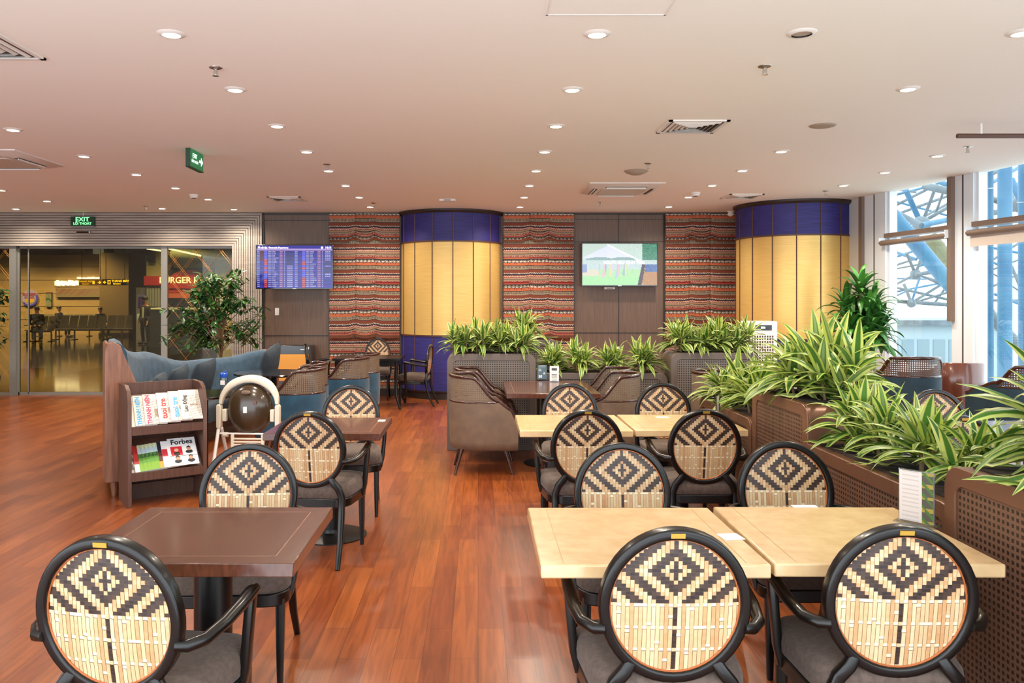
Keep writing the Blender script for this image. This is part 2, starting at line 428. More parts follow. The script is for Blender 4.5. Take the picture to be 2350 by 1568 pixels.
# glass doors: fixed lattice panes at both ends, sliding leaves between
def glass_leaf(name, xa, xb, y):
    g = struct(MB().box(xa, xb, y-.006, y+.006, .02, zb-.01).build(name, 'tinted_glass', smooth=False))
    fr = MB(); fr.box(xa-.02, xa+.02, y-.02, y+.02, 0, zb); fr.box(xa, xb, y-.02, y+.02, 0, .05); fr.box(xa, xb, y-.02, y+.02, zb-.04, zb)
    fr.build('door_frame', M('door_steel', '#8d8c86', .35, metal=.3), g, smooth=False); return g
g1 = glass_leaf('door_1', -8.95, wx(30), YW+.03); g2 = glass_leaf('door_2', wx(38), wx(374), YW+.07); MB().box(wx(60), wx(62), YW+.05, YW+.09, .02, zb).build('leaf_edge', 'door_steel', g2, smooth=False); g3 = glass_leaf('door_3', wx(376), xi, YW+.03)
MB().box(wx(22), wx(37), YW-.01, YW+.05, 0, zb).build('door_post', 'door_steel', g1, smooth=False)
MB().box(wx(370), wx(384), YW-.01, YW+.05, 0, zb).build('door_post', 'door_steel', g3, smooth=False)
def lattice(xa, xb, parent):
    rnd = random.Random(int(abs(xa)*100)); m = MB(); z0, z9 = .05, zb-.03
    for sgn in (1, -1):
        c = -4.0
        while c < 6:
            for off in (0, rnd.uniform(.03, .06))[:rnd.randint(1, 2)]:
                pts = []
                for X in (xa, xb):
                    pts.append((X, z0+c+off+sgn*(X-xa)*1.25))
                (Xa, Za), (Xb, Zb) = pts
                ts = [0, 1]
                # clip to z range
                def clip(Xa, Za, Xb, Zb):
                    if abs(Zb-Za) < 1e-6: return None
                    tt = sorted([(z0-Za)/(Zb-Za), (z9-Za)/(Zb-Za)]); lo, hi = max(0, tt[0]), min(1, tt[1])
                    return None if hi-lo < .02 else (lo, hi)
                r = clip(Xa, Za, Xb, Zb)
                if r: m.rod((lerp(Xa, Xb, r[0]), YW+.012, lerp(Za, Zb, r[0])), (lerp(Xa, Xb, r[1]), YW+.012, lerp(Za, Zb, r[1])), .0019, 4)
            c += rnd.uniform(.28, .60)
    m.build('gold_lattice', 'gold_line', parent)
lattice(-8.9, wx(24), g1); lattice(wx(385), xi-.01, g3)

# ------------------------------------------------------------------ round columns
def column(cx, cy, r, label):
    c = thing('round_column', label, 'column', (cx, cy, 0))
    z_top, zg1, zg0 = HCEIL, 2.56, 1.03
    MB().lathe([(r-.02, 0), (r-.02, .10), (r, .12), (r, .14)], 64).build('plinth', 'dark_trim', c)
    for nm, za, zz, mt in (('lower_band', .14, zg0, 'blue_fabric_panel'), ('gold_band', zg0, zg1, 'gold_panel'), ('upper_band', zg1, z_top-.05, 'blue_fabric_panel')):
        MB().lathe([(r, za), (r, zz)], 64).build(nm, mt, c, angle=60)
    MB().lathe([(r+.02, z_top-.06), (r+.05, z_top-.03), (r+.05, z_top)], 64).build('cornice', 'dark_trim', c)
    j = MB()
    for k in range(16):
        a = 2*pi*k/16+.06; p = Vector((cos(a)*(r+.002), sin(a)*(r+.002), 0)); j.rod(p+Vector((0, 0, .14)), p+Vector((0, 0, z_top-.06)), .009, 5)
    for z in (zg0, zg1): j.lathe([(r-.005, z-.012), (r+.012, z-.012), (r+.012, z+.012), (r-.005, z+.012)], 64)
    j.build('joint_strip', M('copper_joint', '#5a3a2a', .4), c)
    return c
column(-.455, 13.82, .87, 'round gold and blue column in the middle of the back wall')
column(4.92, 12.55, .86, 'round gold and blue column beside the windows on the right')

# ------------------------------------------------------------------ window wall on the right
def wseg(name, Ya, Yb, z0, z1, d0, d1, mat, parent=None, bev=0):
    m = MB().prism([(win_x(Ya)+d0, Ya), (win_x(Yb)+d0, Yb), (win_x(Yb)+d1, Yb), (win_x(Ya)+d1, Ya)], z0, z1, 'z')
    return m.build(name, mat, parent, smooth=False, bevel=bev)
pil = [(10.98, 11.5), (9.32, 9.67), (7.3, 7.75), (5.3, 5.75), (3.3, 3.75), (1.3, 1.75)]
for i, (ya, yb) in enumerate(pil):
    o = struct(wseg('trim_%d' % (10+i), ya, yb, 0, HCEIL, -.03, .12, 'window_frame_white'))
    wseg('dark_strip', (ya+yb)/2-.02, (ya+yb)/2, 0, HCEIL, -.034, -.028, 'grille_dark', o)  # thin dark strip down the middle of the pillar face
edges = [(pil[i+1][1], pil[i][0]) for i in range(len(pil)-1)]
for i, (ya, yb) in enumerate(edges):
    w = struct(wseg('window_%d' % (i+1), ya, yb, .05, HCEIL, .05, .06, 'window_glass'))
    wseg('window_frame', ya, yb, 0, .06, 0, .1, 'window_frame_white', w)
    wseg('transom', ya, yb, 2.45, 2.51, -.05, .1, 'window_frame_brown', w)
    wseg('mullion', ya, ya+.05, 0, HCEIL, 0, .1, 'window_frame_white', w); wseg('mullion', yb-.05, yb, 0, HCEIL, 0, .1, 'window_frame_white', w)
m = wseg('side_channel', 9.62, 9.69, 1.35, HCEIL, -.08, -.03, 'window_frame_brown'); m.parent = bpy.data.objects['window_1']
struct(wseg('trim_30', 11.46, 11.54, 0, HCEIL, -.07, -.03, 'window_frame_brown'))
for i, (ya, yb) in enumerate(edges[:4]):
    rb = thing('roller_blind', ['rolled up slim brown window blind beside the tall dracaena', 'pale roller blind half unrolled across the right hand window', 'roller blind of the third window from the gold column', 'roller blind of the fourth window from the gold column'][i], 'blind')
    MB().rod((win_x(ya)-.09, ya, 2.38), (win_x(yb)-.09, yb, 2.38), .035, 12).build('roller', 'window_frame_brown', rb)
    MB().prism([(win_x(ya)-.062, ya), (win_x(yb)-.062, yb), (win_x(yb)-.056, yb), (win_x(ya)-.056, ya)], 2.345 if i == 0 else 2.22, 2.38, 'z').build('blind_cloth', 'blind_fabric', rb, smooth=False)
    for yy in (ya, yb): MB().cbox((win_x(yy)-.08, yy, 2.40), (.08, .02, .1)).build('bracket', 'window_frame_white', rb)

# ------------------------------------------------------------------ ceiling fittings
def ceil_xy(px, py):
    Y = F*(HCEIL-HC)/(CY-py); return ((px-CX)*Y/F, Y)
t = thing('downlight', '', 'downlight')
MB().lathe([(.050, -.012), (.072, -.006), (.078, 0), (.05, 0)], 24).build('trim_ring', 'white_metal', t)
MB().lathe([(0, -.009), (.05, -.009), (.05, -.002)], 24).build('lens', 'lamp_lens', t)
def spot(parent):
    l = bpy.data.lights.new('lamp', 'SPOT'); l.energy = SPOT_W; l.color = WARM; l.spot_size = R(150); l.spot_blend = .9; l.shadow_soft_size = .05
    o = bpy.data.objects.new('lamp', l); C.objects.link(o); o.parent = parent; o.location = (0, 0, -.03); return o
spot(t)
DL = Proto(t)
ordn = ['nearest the camera', 'second from the camera', 'third from the camera', 'fourth from the camera', 'fifth from the camera', 'sixth from the camera', 'seventh from the camera', 'eighth from the camera']
rows = {'right of the aisle': [(.66, 4.47+1.175*k) for k in range(8)],
        'left of the aisle': [(-1.70, 4.47+1.175*k) for k in range(8)],
        'over the planter partition': [(3.0, 4.45+1.175*k) for k in (0, 1, 3, 4, 5, 6, 7)],
        'over the blue sofa': [ceil_xy(*p) for p in ((30, 297), (193, 358), (313, 400), (403, 431), (478, 457), (537, 480))],
        'nearest the windows': [ceil_xy(*p) for p in ((2151, 357), (2031, 395), (1936, 425))],
        'nearest the glass doors': [ceil_xy(*p) for p in ((3, 436), (108, 461), (37, 479), (372, 478))]}
for rn, pts in rows.items():
    for k, (x, y) in enumerate(pts):
        DL.place('lit recessed downlight, %s in the ceiling row %s' % (ordn[k], rn), (x, y, HCEIL), 0, 'recessed ceiling downlights')
# unlit lamp, speakers, detectors, sprinklers
u = thing('unlit_downlight', 'unlit recessed downlight in the ceiling near the top right', 'downlight', (*ceil_xy(1840, 75), HCEIL))
MB().lathe([(.055, -.012), (.075, -.008), (.082, 0), (.055, 0)], 24).build('trim_ring', 'white_metal', u)
MB().lathe([(0, -.004), (.055, -.004), (.055, -.001)], 24).build('lens', M('lens_off', '#b5a898', .3), u)
s = thing('ceiling_speaker', 'flat round ceiling speaker right of the square air grille', 'speaker', (*ceil_xy(1888, 288), HCEIL))
MB().lathe([(0, -.012), (.085, -.012), (.105, -.006), (.11, 0)], 28).build('grille', M('speaker_grey', '#a39382', .6), s)
s = thing('ceiling_dome', 'shallow white domed disc on the ceiling above the cassette air conditioner', 'dome', (*ceil_xy(1460, 392), HCEIL))
MB().lathe([(0, -.05), (.06, -.045), (.12, -.02), (.14, 0)], 28).build('dome_cover', M('speaker_grey', '#a39382', .6), s)
t = thing('sprinkler', '', 'sprinkler'); MB().lathe([(.012, -.014), (.04, -.004), (.042, 0)], 20).build('escutcheon', 'chrome', t)
MB().rod((0, 0, -.01), (0, 0, -.045), .008, 8).box(-.014, .014, -.003, .003, -.05, -.02).lathe([(0, -.056), (.02, -.055), (.02, -.052)], 12).build('sprinkler_head', 'chrome', t)
SP = Proto(t)
for px, py, lb in ((495, 155, 'ceiling sprinkler between the two nearest left lamps'), (1755, 152, 'ceiling sprinkler just below the unlit lamp'), (750, 377, 'ceiling sprinkler above the blue departures screen'),
                   (1487, 375, 'ceiling sprinkler just behind the white domed disc'), (2221, 337, 'ceiling sprinkler under the hanging brown rail'), (1895, 438, 'ceiling sprinkler above the right gold column'),
                   (334, 473, 'ceiling sprinkler over the glass doors'), (857, 466, 'ceiling sprinkler near the middle gold column'), (1377, 464, 'ceiling sprinkler in front of the right television')):
    SP.place(lb, (*ceil_xy(px, py), HCEIL), 0, 'ceiling sprinklers')
t = thing('smoke_detector', '', 'smoke detector'); MB().lathe([(.03, -.05), (.05, -.045), (.055, -.025), (.065, -.02), (.065, 0)], 24).build('housing', 'white_plastic', t)
MB().lathe([(0, -.055), (.03, -.054), (.032, -.048)], 20).build('sensor_cap', 'grille_dark', t)
SD = Proto(t)
for px, py, lb in ((445, 447, 'white smoke detector on the ceiling left of the departures screen'), (1596, 442, 'white smoke detector on the ceiling right of the cassette unit')):
    SD.place(lb, (*ceil_xy(px, py), HCEIL), 0, 'smoke detectors')
t = thing('dome_camera', 'white dome security camera at the corner of the right gold column', 'camera', (4.18, 13.35, HCEIL))
MB().lathe([(.03, -.02), (.05, -.02), (.055, 0)], 20).build('mount', 'white_plastic', t); MB().ell((0, -.02, -.05), (.055, .055, .04)).build('housing', 'white_plastic', t)
t = thing('ceiling_box', 'flat white wireless box on the ceiling above the middle column', 'router', (*ceil_xy(1027, 458), HCEIL))
MB().box(-.12, .12, -.08, .08, -.03, 0).build('housing', 'white_plastic', t, bevel=.01); MB().box(-.05, .05, -.083, -.079, -.022, -.012).build('label_strip', 'grille_dark', t)
t = thing('hatch', 'flush square access hatch in the ceiling at the top edge', 'hatch', (.66, 3.86, HCEIL))
MB().box(-.3, .3, -.3, .3, -.004, 0).build('hatch_panel', 'ceiling_paint', t); fr = MB()
for a in (-1, 1): fr.box(-.31, .31, a*.305-.006, a*.305+.006, -.006, 0); fr.box(a*.305-.006, a*.305+.006, -.31, .31, -.006, 0)
fr.build('hatch_frame', 'white_plastic', t)
def diffuser(x, y, w, label, rot=0):
    d = thing('air_diffuser', label, 'vent', (x, y, HCEIL), rot, 'square ceiling air grilles'); fr = MB()
    for a in (-1, 1): fr.box(-w/2, w/2, a*(w/2-.015)-.015, a*(w/2-.015)+.015, -.012, 0); fr.box(a*(w/2-.015)-.015, a*(w/2-.015)+.015, -w/2, w/2, -.012, 0)
    fr.build('frame', 'white_metal', d)
    MB().box(-w/2+.02, w/2-.02, -w/2+.02, w/2-.02, -.003, 0).build('backing', 'grille_dark', d); v = MB()
    for k in range(1, 6):
        q = (w/2-.02)*(1-k/6)+.01
        for a in range(4):
            m4 = Matrix.Rotation(pi/2*a, 4, 'Z'); v.add([m4 @ Vector(p) for p in ((-q, -q, -.004), (q, -q, -.004), (q-.016, -q+.016, -.018), (-q+.016, -q+.016, -.018))], [(0, 1, 2, 3)])
    v.build('vanes', 'white_metal', d, smooth=False, thick=.002); return d
diffuser(*ceil_xy(1588, 290), .50, 'square air grille in the middle of the ceiling beside the flat speaker')
diffuser(*ceil_xy(1702, 450), .48, 'square air grille near the right gold column')
diffuser(*ceil_xy(660, 456), .48, 'square air grille above the departures screen, tinted violet')
diffuser(-2.95, 4.62, .62, 'square air grille cut by the left edge of the picture')
def cassette(x, y, label):
    c = thing('cassette_unit', label, 'air conditioner', (x, y, HCEIL), 0, 'ceiling cassette air conditioners'); w = .95
    b = MB(); b.add([(sx*a, sy*a, z) for a, z in ((w/2, 0), (w/2, -.012), (w/2-.1, -.05), (w/2-.16, -.05)) for sx, sy in ((-1, -1), (1, -1), (1, 1), (-1, 1))],
                    [(i*4+q, i*4+(q+1) % 4, (i+1)*4+(q+1) % 4, (i+1)*4+q) for i in range(3) for q in range(4)]+[(12, 13, 14, 15)])
    b.build('fascia', 'white_metal', c)
    MB().prism(rrect(w-.38, w-.38, .05), -.062, -.048, 'z').build('intake_grille', M('grille_cream', '#c9bfb0', .5), c, bevel=.004)
    for a in range(4):
        m4 = Matrix.Rotation(pi/2*a, 4, 'Z'); MB().box(-.26, .26, -w/2+.085, -w/2+.135, -.052, -.046, M4=m4).build('outlet_slot', 'grille_dark', c)
        MB().box(-.25, .25, -w/2+.09, -w/2+.10, -.066, -.05, M4=m4).build('louver', 'white_metal', c)
    return c
cassette(*ceil_xy(1425, 431), 'white ceiling cassette air conditioner above the right television')
cassette(-5.0, 8.35, 'white ceiling cassette air conditioner cut by the left edge')
t = thing('ceiling_rail', 'brown rail hanging from the ceiling at the right edge', 'rail', (4.2, 6.73, HCEIL))
MB().rod((-.2, 0, -.105), (1.9, 0, -.105), .02, 12).build('bar', M('rail_brown', '#5a3f33', .4), t)
for x in (0, 1.2): MB().rod((x, 0, -.09), (x, 0, 0), .011, 8).build('hanger_rod', 'white_metal', t)

# exit signs
t = thing('exit_sign', 'green hanging exit sign with a white arrow, on the ceiling left of centre', 'exit sign', (-2.81, 8.0, HCEIL))
MB().box(-.02, .02, -.19, .19, -.175, -.005).build('sign_body', 'exit_green', t, bevel=.003); MB().box(-.022, .022, -.195, -.188, -.18, 0).box(-.022, .022, -.195, .195, -.183, -.175).build('sign_edge', 'exit_dark', t)
text('EXIT', .062, 'exit_white', t, (.022, -.06, -.06), (pi/2, 0, pi/2)); text('LỐI THOÁT', .036, 'exit_white', t, (.022, -.055, -.115), (pi/2, 0, pi/2))
MB().prism([(.07, -.10), (.12, -.10), (.12, -.13), (.17, -.088), (.12, -.045), (.12, -.075), (.07, -.075)], .0205, .023, 'x').build('arrow', 'exit_white', t, smooth=False)
t = thing('exit_sign', 'black box sign with glowing green exit letters above the glass doors', 'exit sign', (wx(196), YW-.075, wz(521)))
MB().box(-.20, .20, -.03, .012, 0, .165).build('sign_body', 'exit_dark', t, bevel=.004); MB().box(-.2, .2, -.034, .012, -.012, .006).build('sign_edge', 'shop_grey', t)
text('EXIT', .098, 'exit_letter', t, (0, -.033, .115), (pi/2, 0, 0), sx=1.15, bold=.002); text('LỐI THOÁT', .056, 'exit_letter', t, (0, -.033, .045), (pi/2, 0, 0), sx=1.05, bold=.001)
MB().rod((0, 0, .165), (0, 0, HCEIL-wz(521)), .006, 6).build('hanger_rod', 'white_metal', t)
t = thing('door_sensor', 'dark door sensor with silver case under the green exit sign', 'sensor', (wx(197), YW-.06, wz(537)))
MB().box(-.12, .12, -.05, 0, 0, .05).build('housing', 'chrome', t, bevel=.012); MB().box(-.10, .10, -.056, -.05, .005, .035).build('sensor_window', 'black_gloss', t)

# ------------------------------------------------------------------ woven wall hangings
K = {k: tuple(q*.82 for q in lin(v)) for k, v in dict(nav='#2b2a38', cream='#c9bfa8', wht='#d9d3c4', sal='#c96f4b', red='#8a1e20', gry='#6b6358', rust='#84432f', beige='#a6967c', blk='#1d1a1e', dk='#4a3c36').items()}
def textile(x, z):
    p = (z/.43) % 1.0*420; rx = (x % .064)/.064; tri = abs(rx*2-1)
    zig = abs(((x % .032)/.032)*2-1)
    if p < 50:
        d = math.hypot((rx-.5)*62, 50-p)
        if d < 22: return K['wht']
        if d < 29: return K['nav']
        if d < 34: return K['cream']
        return K['nav'] if p > 12 else K['dk']
    if p < 57: return K['blk']
    if p < 105: return K['red'] if (p < 78 and (x % .128) > .03 and abs(((x*1.0) % .04)-.02) < (p-57)*.00045) else K['sal']
    if p < 112: return K['blk']
    if p < 130: return K['beige'] if (int(x/.011)) % 2 else K['gry']
    if p < 168: return K['beige'] if (p-130)/38 > .25+.5*zig or (p < 140 and rx > .5) else K['gry']
    if p < 175: return K['nav']
    if p < 223: return K['rust']
    if p < 252: return K['wht'] if abs((p-223)/29-.2-.45*zig) < .18 else (K['rust'] if (p-223)/29 < .2+.45*zig else K['nav'])
    if p < 275: return K['nav'] if (p-252)/23 < .45+.5*zig else K['sal']
    if p < 298: return K['wht'] if abs((p-275)/23-.1-.5*zig) < .22 else K['red'] if (p-275)/23 > .5 else K['sal']
    if p < 328: return mixc(K['beige'], K['sal'], .25)
    if p < 338: return K['blk']
    if p < 362: return K['beige'] if p < 352 or int(x/.008) % 2 else K['red']
    if p < 380: return K['red'] if int(x/.012) % 2 or p > 370 else K['cream']
    if p < 388: return K['cream'] if int(x/.009) % 3 else K['red']
    if p < 400: return K['red']
    if p < 410: return K['sal']
    return K['dk']
def hanging(w, label, x):
    t = thing('wall_hanging', label, 'wall hanging', (x, YW-.03, 0), 0, 'woven striped wall hangings')
    def piece(name, za, zb2, y0, flare, ph):
        nx, nz = int(w/.0085), int((zb2-za)/.0085)
        rnd = random.Random(ph)
        creases = (.36, .65)
        def crease(u): return sum(math.exp(-((u-c)/.018)**2) for c in creases)
        def pos(u, v):
            lift = flare*sum(math.exp(-((u-c)/.06)**2) for c in creases)*(1-v)**1.5
            y = y0-.012*sin(u*17+ph)*(1-v*.5)*.6+crease(u)*.014-.010*(1-v)*(1-crease(u)*.8)
            return (-w/2+u*w, y, lerp(za, zb2, v)+lift)
        def col(i, j):
            u = i/nx; zz = lerp(za, zb2, j/nz)
            return textile(u*w+(.011 if u > .36 else 0)+(.02 if u > .65 else 0), (HCEIL-zz)+.07*ph+(.006 if .36 < u < .65 else 0))
        MB().grid(nx, nz, pos, col).build(name, 'textile', t, angle=80, fixn=False)
        if flare:
            m = MB(); n = 170
            for k in range(n):
                u = (k+.5)/n; px = pos(u, 0); L = rnd.uniform(.028, .045)
                m.add([(px[0]-.005, px[1]-.002, px[2]+.004), (px[0]+.005, px[1]-.002, px[2]+.004), (px[0]+.004+rnd.uniform(-.004, .004), px[1]-.004, px[2]-L), (px[0]-.003, px[1]-.004, px[2]-L)], [(0, 1, 2, 3)])
            m.build('fringe', M('fringe_brown', '#6a3a26', .9), t, smooth=False)
    piece('lower_cloth', .12, 1.10, -.0, 0, 3); piece('middle_cloth', 1.0, 2.70, -.025, .03, 1); piece('top_cloth', 2.62, HCEIL-.02, -.055, .05, 0)
    return t
h0 = hanging(1.18, 'striped woven wall hanging between the departures screen and the middle column', (wx(757)+wx(918))/2)
hp = Proto(h0); hp.used = True
hp.place('striped woven wall hanging right of the middle gold column', ((wx(1156)+wx(1315))/2, YW-.03, 0), 0)
hp.place('striped woven wall hanging left of the right gold column', ((wx(1524)+wx(1686))/2, YW-.03, 0), 0)

# ------------------------------------------------------------------ screens
def screen(name, label, cx, cz, w, h, y, rot, colf, n=(120, 68)):
    t = thing(name, label, 'screen', (cx, y, cz), rot)
    MB().box(-w/2, w/2, -.02, .03, -h/2, h/2).build('casing', 'black_gloss', t, bevel=.004)
    MB().box(-.2, .2, .03, YW-y, -.15, .15).build('wall_mount', 'black_metal', t)
    bz = .014; nx, nz = n
    MB().grid(nx, nz, lambda u, v: (-w/2+bz+u*(w-2*bz), -.0215, -h/2+bz*1.4+v*(h-2.4*bz)), colf).build('display', 'screen', t, smooth=False, fixn=False)
    MB().box(-.03, .03, -.024, -.019, -h/2+.004, -h/2+.012).build('maker_mark', 'chrome', t)
    return t
rb = random.Random(4)
def board_cells():
    nx, nz = 200, 112; g = {}
    blue = lin('#16108f'); blue2 = lin('#1d18b8'); wt = lin('#cfc8ff'); hd = lin('#2a22b0')
    names = [rb.randint(5, 16) for _ in range(40)]
    redl = {4, 5, 6, 8, 10, 14, 15, 16, 17}; redr = {5, 6, 8, 13, 14, 15, 16, 17}
    for j in range(nz):
        r = nz-1-j
        for i in range(nx):
            c = hd if r < 8 else (lin('#c7a8f2') if r < 13 else None)
            if c is None:
                k = int((r-14)/5.35); q = (r-14)-k*5.35; half = 0 if i < 101 else 1; x = i-(0 if half == 0 else 100)
                c = blue2 if k % 2 else blue
                if 0 <= k < 18:
                    red = k in (redr if half else redl)
                    tx = 1 <= q <= 3.4
                    if 20 <= x < 28: c = lin('#c01030') if red else lin('#4a48f0')
                    if 20 <= x < 28 and tx and x % 3 and q > 1.6: c = lin('#ff90a0') if red else lin('#8c90ff')
                    elif tx and 2 <= x < 8 and x % 5: c = wt
                    elif tx and 30 <= x < 39 and x % 4: c = wt
                    elif tx and 42 <= x < 42+names[k+18*half] and x % 4: c = wt
                    elif tx and 60 <= x < 70 and x % 4: c = lin('#f0a0c0')
                    elif tx and 73 <= x < 75: c = wt
                    elif tx and 80 <= x < 95 and x % 5 and ((half == 0 and k > 6) or (half and k in (0, 1, 2, 3, 4, 7, 11, 12))): c = wt
                    elif x >= 78 and ((half == 0 and 0 < k < 7) or (half and k in (5, 6, 8, 9, 10))): c = mixc(c, lin('#24285c'), .6)
                    elif 9 <= x < 19 and half == 0 and k < 5: c = lin('#5c1440')
                if k >= 18 and i > 180 and 1 <= q <= 3 and i % 4: c = wt
            if i == 100 and r > 13: c = lin('#6a68ff')
            if 3 <= i < 9 and 1 <= r < 7: c = lin('#d9a8ff') if not (5 <= i < 7 and 3 <= r < 5) else hd
            g[i, j] = c
    return g, nx, nz
BG, bnx, bnz = board_cells()
tv = screen('departures_screen', 'wall mounted departures board screen glowing blue and violet', -3.035, 2.156, 1.275, .735, 13.35, R(1.2), lambda i, j: tuple(q*.62 for q in BG[i, j]), (bnx, bnz))
text('Đi nội địa / Domestic Departures', .036, 'ink_white', tv, (-.35, -.0235, .318), (pi/2, 0, 0), name='heading', bold=.0012)
text('14:14', .046, 'ink_white', tv, (.555, -.0235, .32), (pi/2, 0, 0), name='clock_digits', bold=.0015)
MB().lathe([(.012, 0), (.019, 0), (.019, .001), (.012, .001)], 16, c=(0, 0, 0)).build('clock_icon', 'ink_white', tv, loc=(.455, -.0235, .32)).rotation_euler.x = pi/2
def tvpic(i, j, nx=132, nz=76):
    u, v = (i+.5)/nx, 1-(j+.5)/nz      # v down
    n = random.Random(i*977+j*31).random()
    roof_l = .38-.34*math.sqrt(max(0, u/.36)) if u < .36 else .02
    tent = v > max(roof_l, 0) and v < (.38 if u < .18 else .33) and u < .5
    edge = .02+(u-.30)*.93*.5/.5*.93
    c = lin('#c9dcd2')
    if u > .40: c = mixc(lin('#bcd6c8'), lin('#d6e6e2'), n)
    if u > .80 and v < .48: c = mixc(lin('#1c6a55'), lin('#5fa88a'), n)
    if v > .40: c = mixc(lin('#b9cfc8'), lin('#cfe0e2'), n)
    if v > .62: c = mixc(lin('#a8dba0'), lin('#c6ecb8'), n*.7)
    if v > .8: c = mixc(lin('#a2e0a0'), lin('#bff0b2'), n*.6)
    if u < .22 and .62 < v < .78: c = lin('#dcd6be')
    slope = .02+(u-.33)*.98
    if u < .82 and v < .36+.0 and v < 1 and v > slope*.97-.0 and u > .33 and v < .46: c = lin('#e2e6fb')
    if u <= .33 and v < .36 and v > .34-.95*u*.9: c = lin('#e0e4fa')
    if .33 <= v-0.0 < .40 and .05 < u < .72 and v > .33+.02*sin(u*20): c = mixc(lin('#86a8a6'), lin('#9cb8b8'), n)
    if u > .33 and u < .84 and abs(v-slope*.92) < .022: c = lin('#f2f6ff')
    if .22 < u < .6 and .5 < v < .86 and sin(u*70+sin(v*9)) > .1 and v < .8+.06*sin(u*33): c = [lin('#b7c4dc'), lin('#e3bcc8'), lin('#9fb9c4'), lin('#dcd8a0'), lin('#d8cdf0')][int(u*23) % 5]
    if u > .80 and v > .62: c = mixc(lin('#b07848'), lin('#c99a6a'), n)
    if u > .84 and .5 < v < .68: c = mixc(lin('#2a4a8a'), lin('#6a8cc0'), n)
    if .80-.12*(v-.5) < u < .845-.10*(v-.5) and v > .5: c = lin('#4c3a4a')
    if u < .06 and .5 < v < .7: c = lin('#8fa0c8')
    return tuple(x*.88 for x in c)
tv2 = screen('television', 'wall mounted television showing a white tent scene above the wood panel', 2.36, 2.20, 1.27, .725, 13.45, 0, tvpic, (132, 76))
text('NGƯỜI GIỮ TÌNH YÊU', .066, 'ink_white', tv2, (.06, -.0235, .03), (pi/2, 0, 0), name='caption', bold=.0015)
t = thing('notice_strip', 'small white notice strip fixed under the television', 'sign', (2.21, YW-.06, 1.79))
MB().box(-.09, .09, -.01, .06, 0, .036).build('strip', 'paper', t); MB().box(-.05, .05, -.0115, -.009, .014, .022).build('print_line', 'ink_dark', t)
t = thing('light_switch', 'small white light switch on the dark wood wall', 'switch', (wx(636), YW-.012, wz(724)))
MB().box(-.035, .035, 0, .012, 0, .125).build('plate', 'white_plastic', t, bevel=.003); MB().box(-.014, .014, -.006, 0, .04, .085).build('rocker', 'white_plastic', t)
t = thing('power_outlet', 'white wall socket with a black plug near the floor', 'socket', (wx(967), 13.55, wz(893)))
MB().box(-.06, .06, -.012, .05, 0, .075).build('plate', 'white_plastic', t, bevel=.003); MB().rod((-.03, -.012, .037), (-.03, -.05, .037), .018, 10).build('plug', 'socket_black', t)

# ------------------------------------------------------------------ oval back chairs
PALE = [tuple(q*.83 for q in lin(c)) for c in ('#e2c598', '#d9b586', '#cf9f6e', '#e6cea4', '#c48c5c', '#dcbb8c')]
DARK = [lin(c) for c in ('#2c201b', '#3a2b24', '#46342b', '#241a17')]
def weave_color(i, j, rnd):
    # i column offset from the centre, j row offset above the diamond's centre (cells)
    d = abs(i)+abs(j)
    if j < -8:                                     # plain lower half with a dashed dark centre line
        if i == 0 and (j+9) % 6 != 0: return DARK[0]
        if (j % 6 == 3 and i % 2) or (j*7+i*3) % 29 == 0: return lin('#ecd9b4')
        return None
    if i == 0 and abs(j) <= 2: return DARK[0]
    if j == 0 and abs(i) <= 1: return DARK[0]
    if d <= 3: return 'L'
    ph = (d-4) % 6
    if ph in (0, 1, 2): return DARK[(i*5+j*3) % 4]
    if i == 0 and j > 6: return DARK[0]
    return 'L'
def weave_panel(m, y, rx, rz, zc, back, rnd):
    nC = 15; w = rx/ (nC+.5); hh = .0118
    colpale = {}
    for i in range(-nC-1, nC+2):
        tone = rnd.choice(PALE)
        j0, j1 = int(-rz/hh)-2, int(rz/hh)+2
        for j in range(j0, j1):
            x0, x1 = (i-.5)*w, (i+.5)*w; z0, z1 = j*hh, (j+1)*hh
            cs = [(x0, z0), (x1, z0), (x1, z1), (x0, z1)]
            if all((a/rx)**2+(b/rz)**2 > 1.02 for a, b in cs): continue
            cc = weave_color(i, j-9, rnd)
            light = cc is None or cc == 'L'
            if cc is None: c = mixc(tone, rnd.choice(PALE), .13)
            elif cc == 'L': c = rnd.choice(PALE[:4]) if (i+j) % 3 else PALE[2]; c = mixc(c, tone, .4)
            else: c = cc if cc == lin('#ecd9b4') else mixc(cc, rnd.choice(DARK), .5)
            def snap(a, b):
                q = math.sqrt((a/rx)**2+(b/rz)**2); return (a/q, b/q) if q > 1 else (a, b)
            g = w*.055 if light else 0; gz = 0 if light else hh*.08
            def put(xa, xb, za, zb2, c, off):
                P = [snap(xa, za), snap(xb, za), snap(xb, zb2), snap(xa, zb2)]
                if back: P = P[::-1]
                s = -1 if back else 1
                vs = [(a, y+s*(off+.010*(1-(a/rx)**2-(b2/rz)**2)), zc+b2) for a, b2 in P]
                m.add(vs, [(0, 1, 2, 3)], 0, c)
            if light:
                put(x0+g, x1-g, z0, z1, c, .0012); put(x0, x0+g, z0, z1, lin('#a3764a'), 0); put(x1-g, x1, z0, z1, lin('#a3764a'), 0)
            else:
                put(x0, x1, z0+gz, z1-gz, c, 0); put(x0, x1, z0, z0+gz, lin('#453328'), 0); put(x0, x1, z1-gz, z1, lin('#453328'), 0)
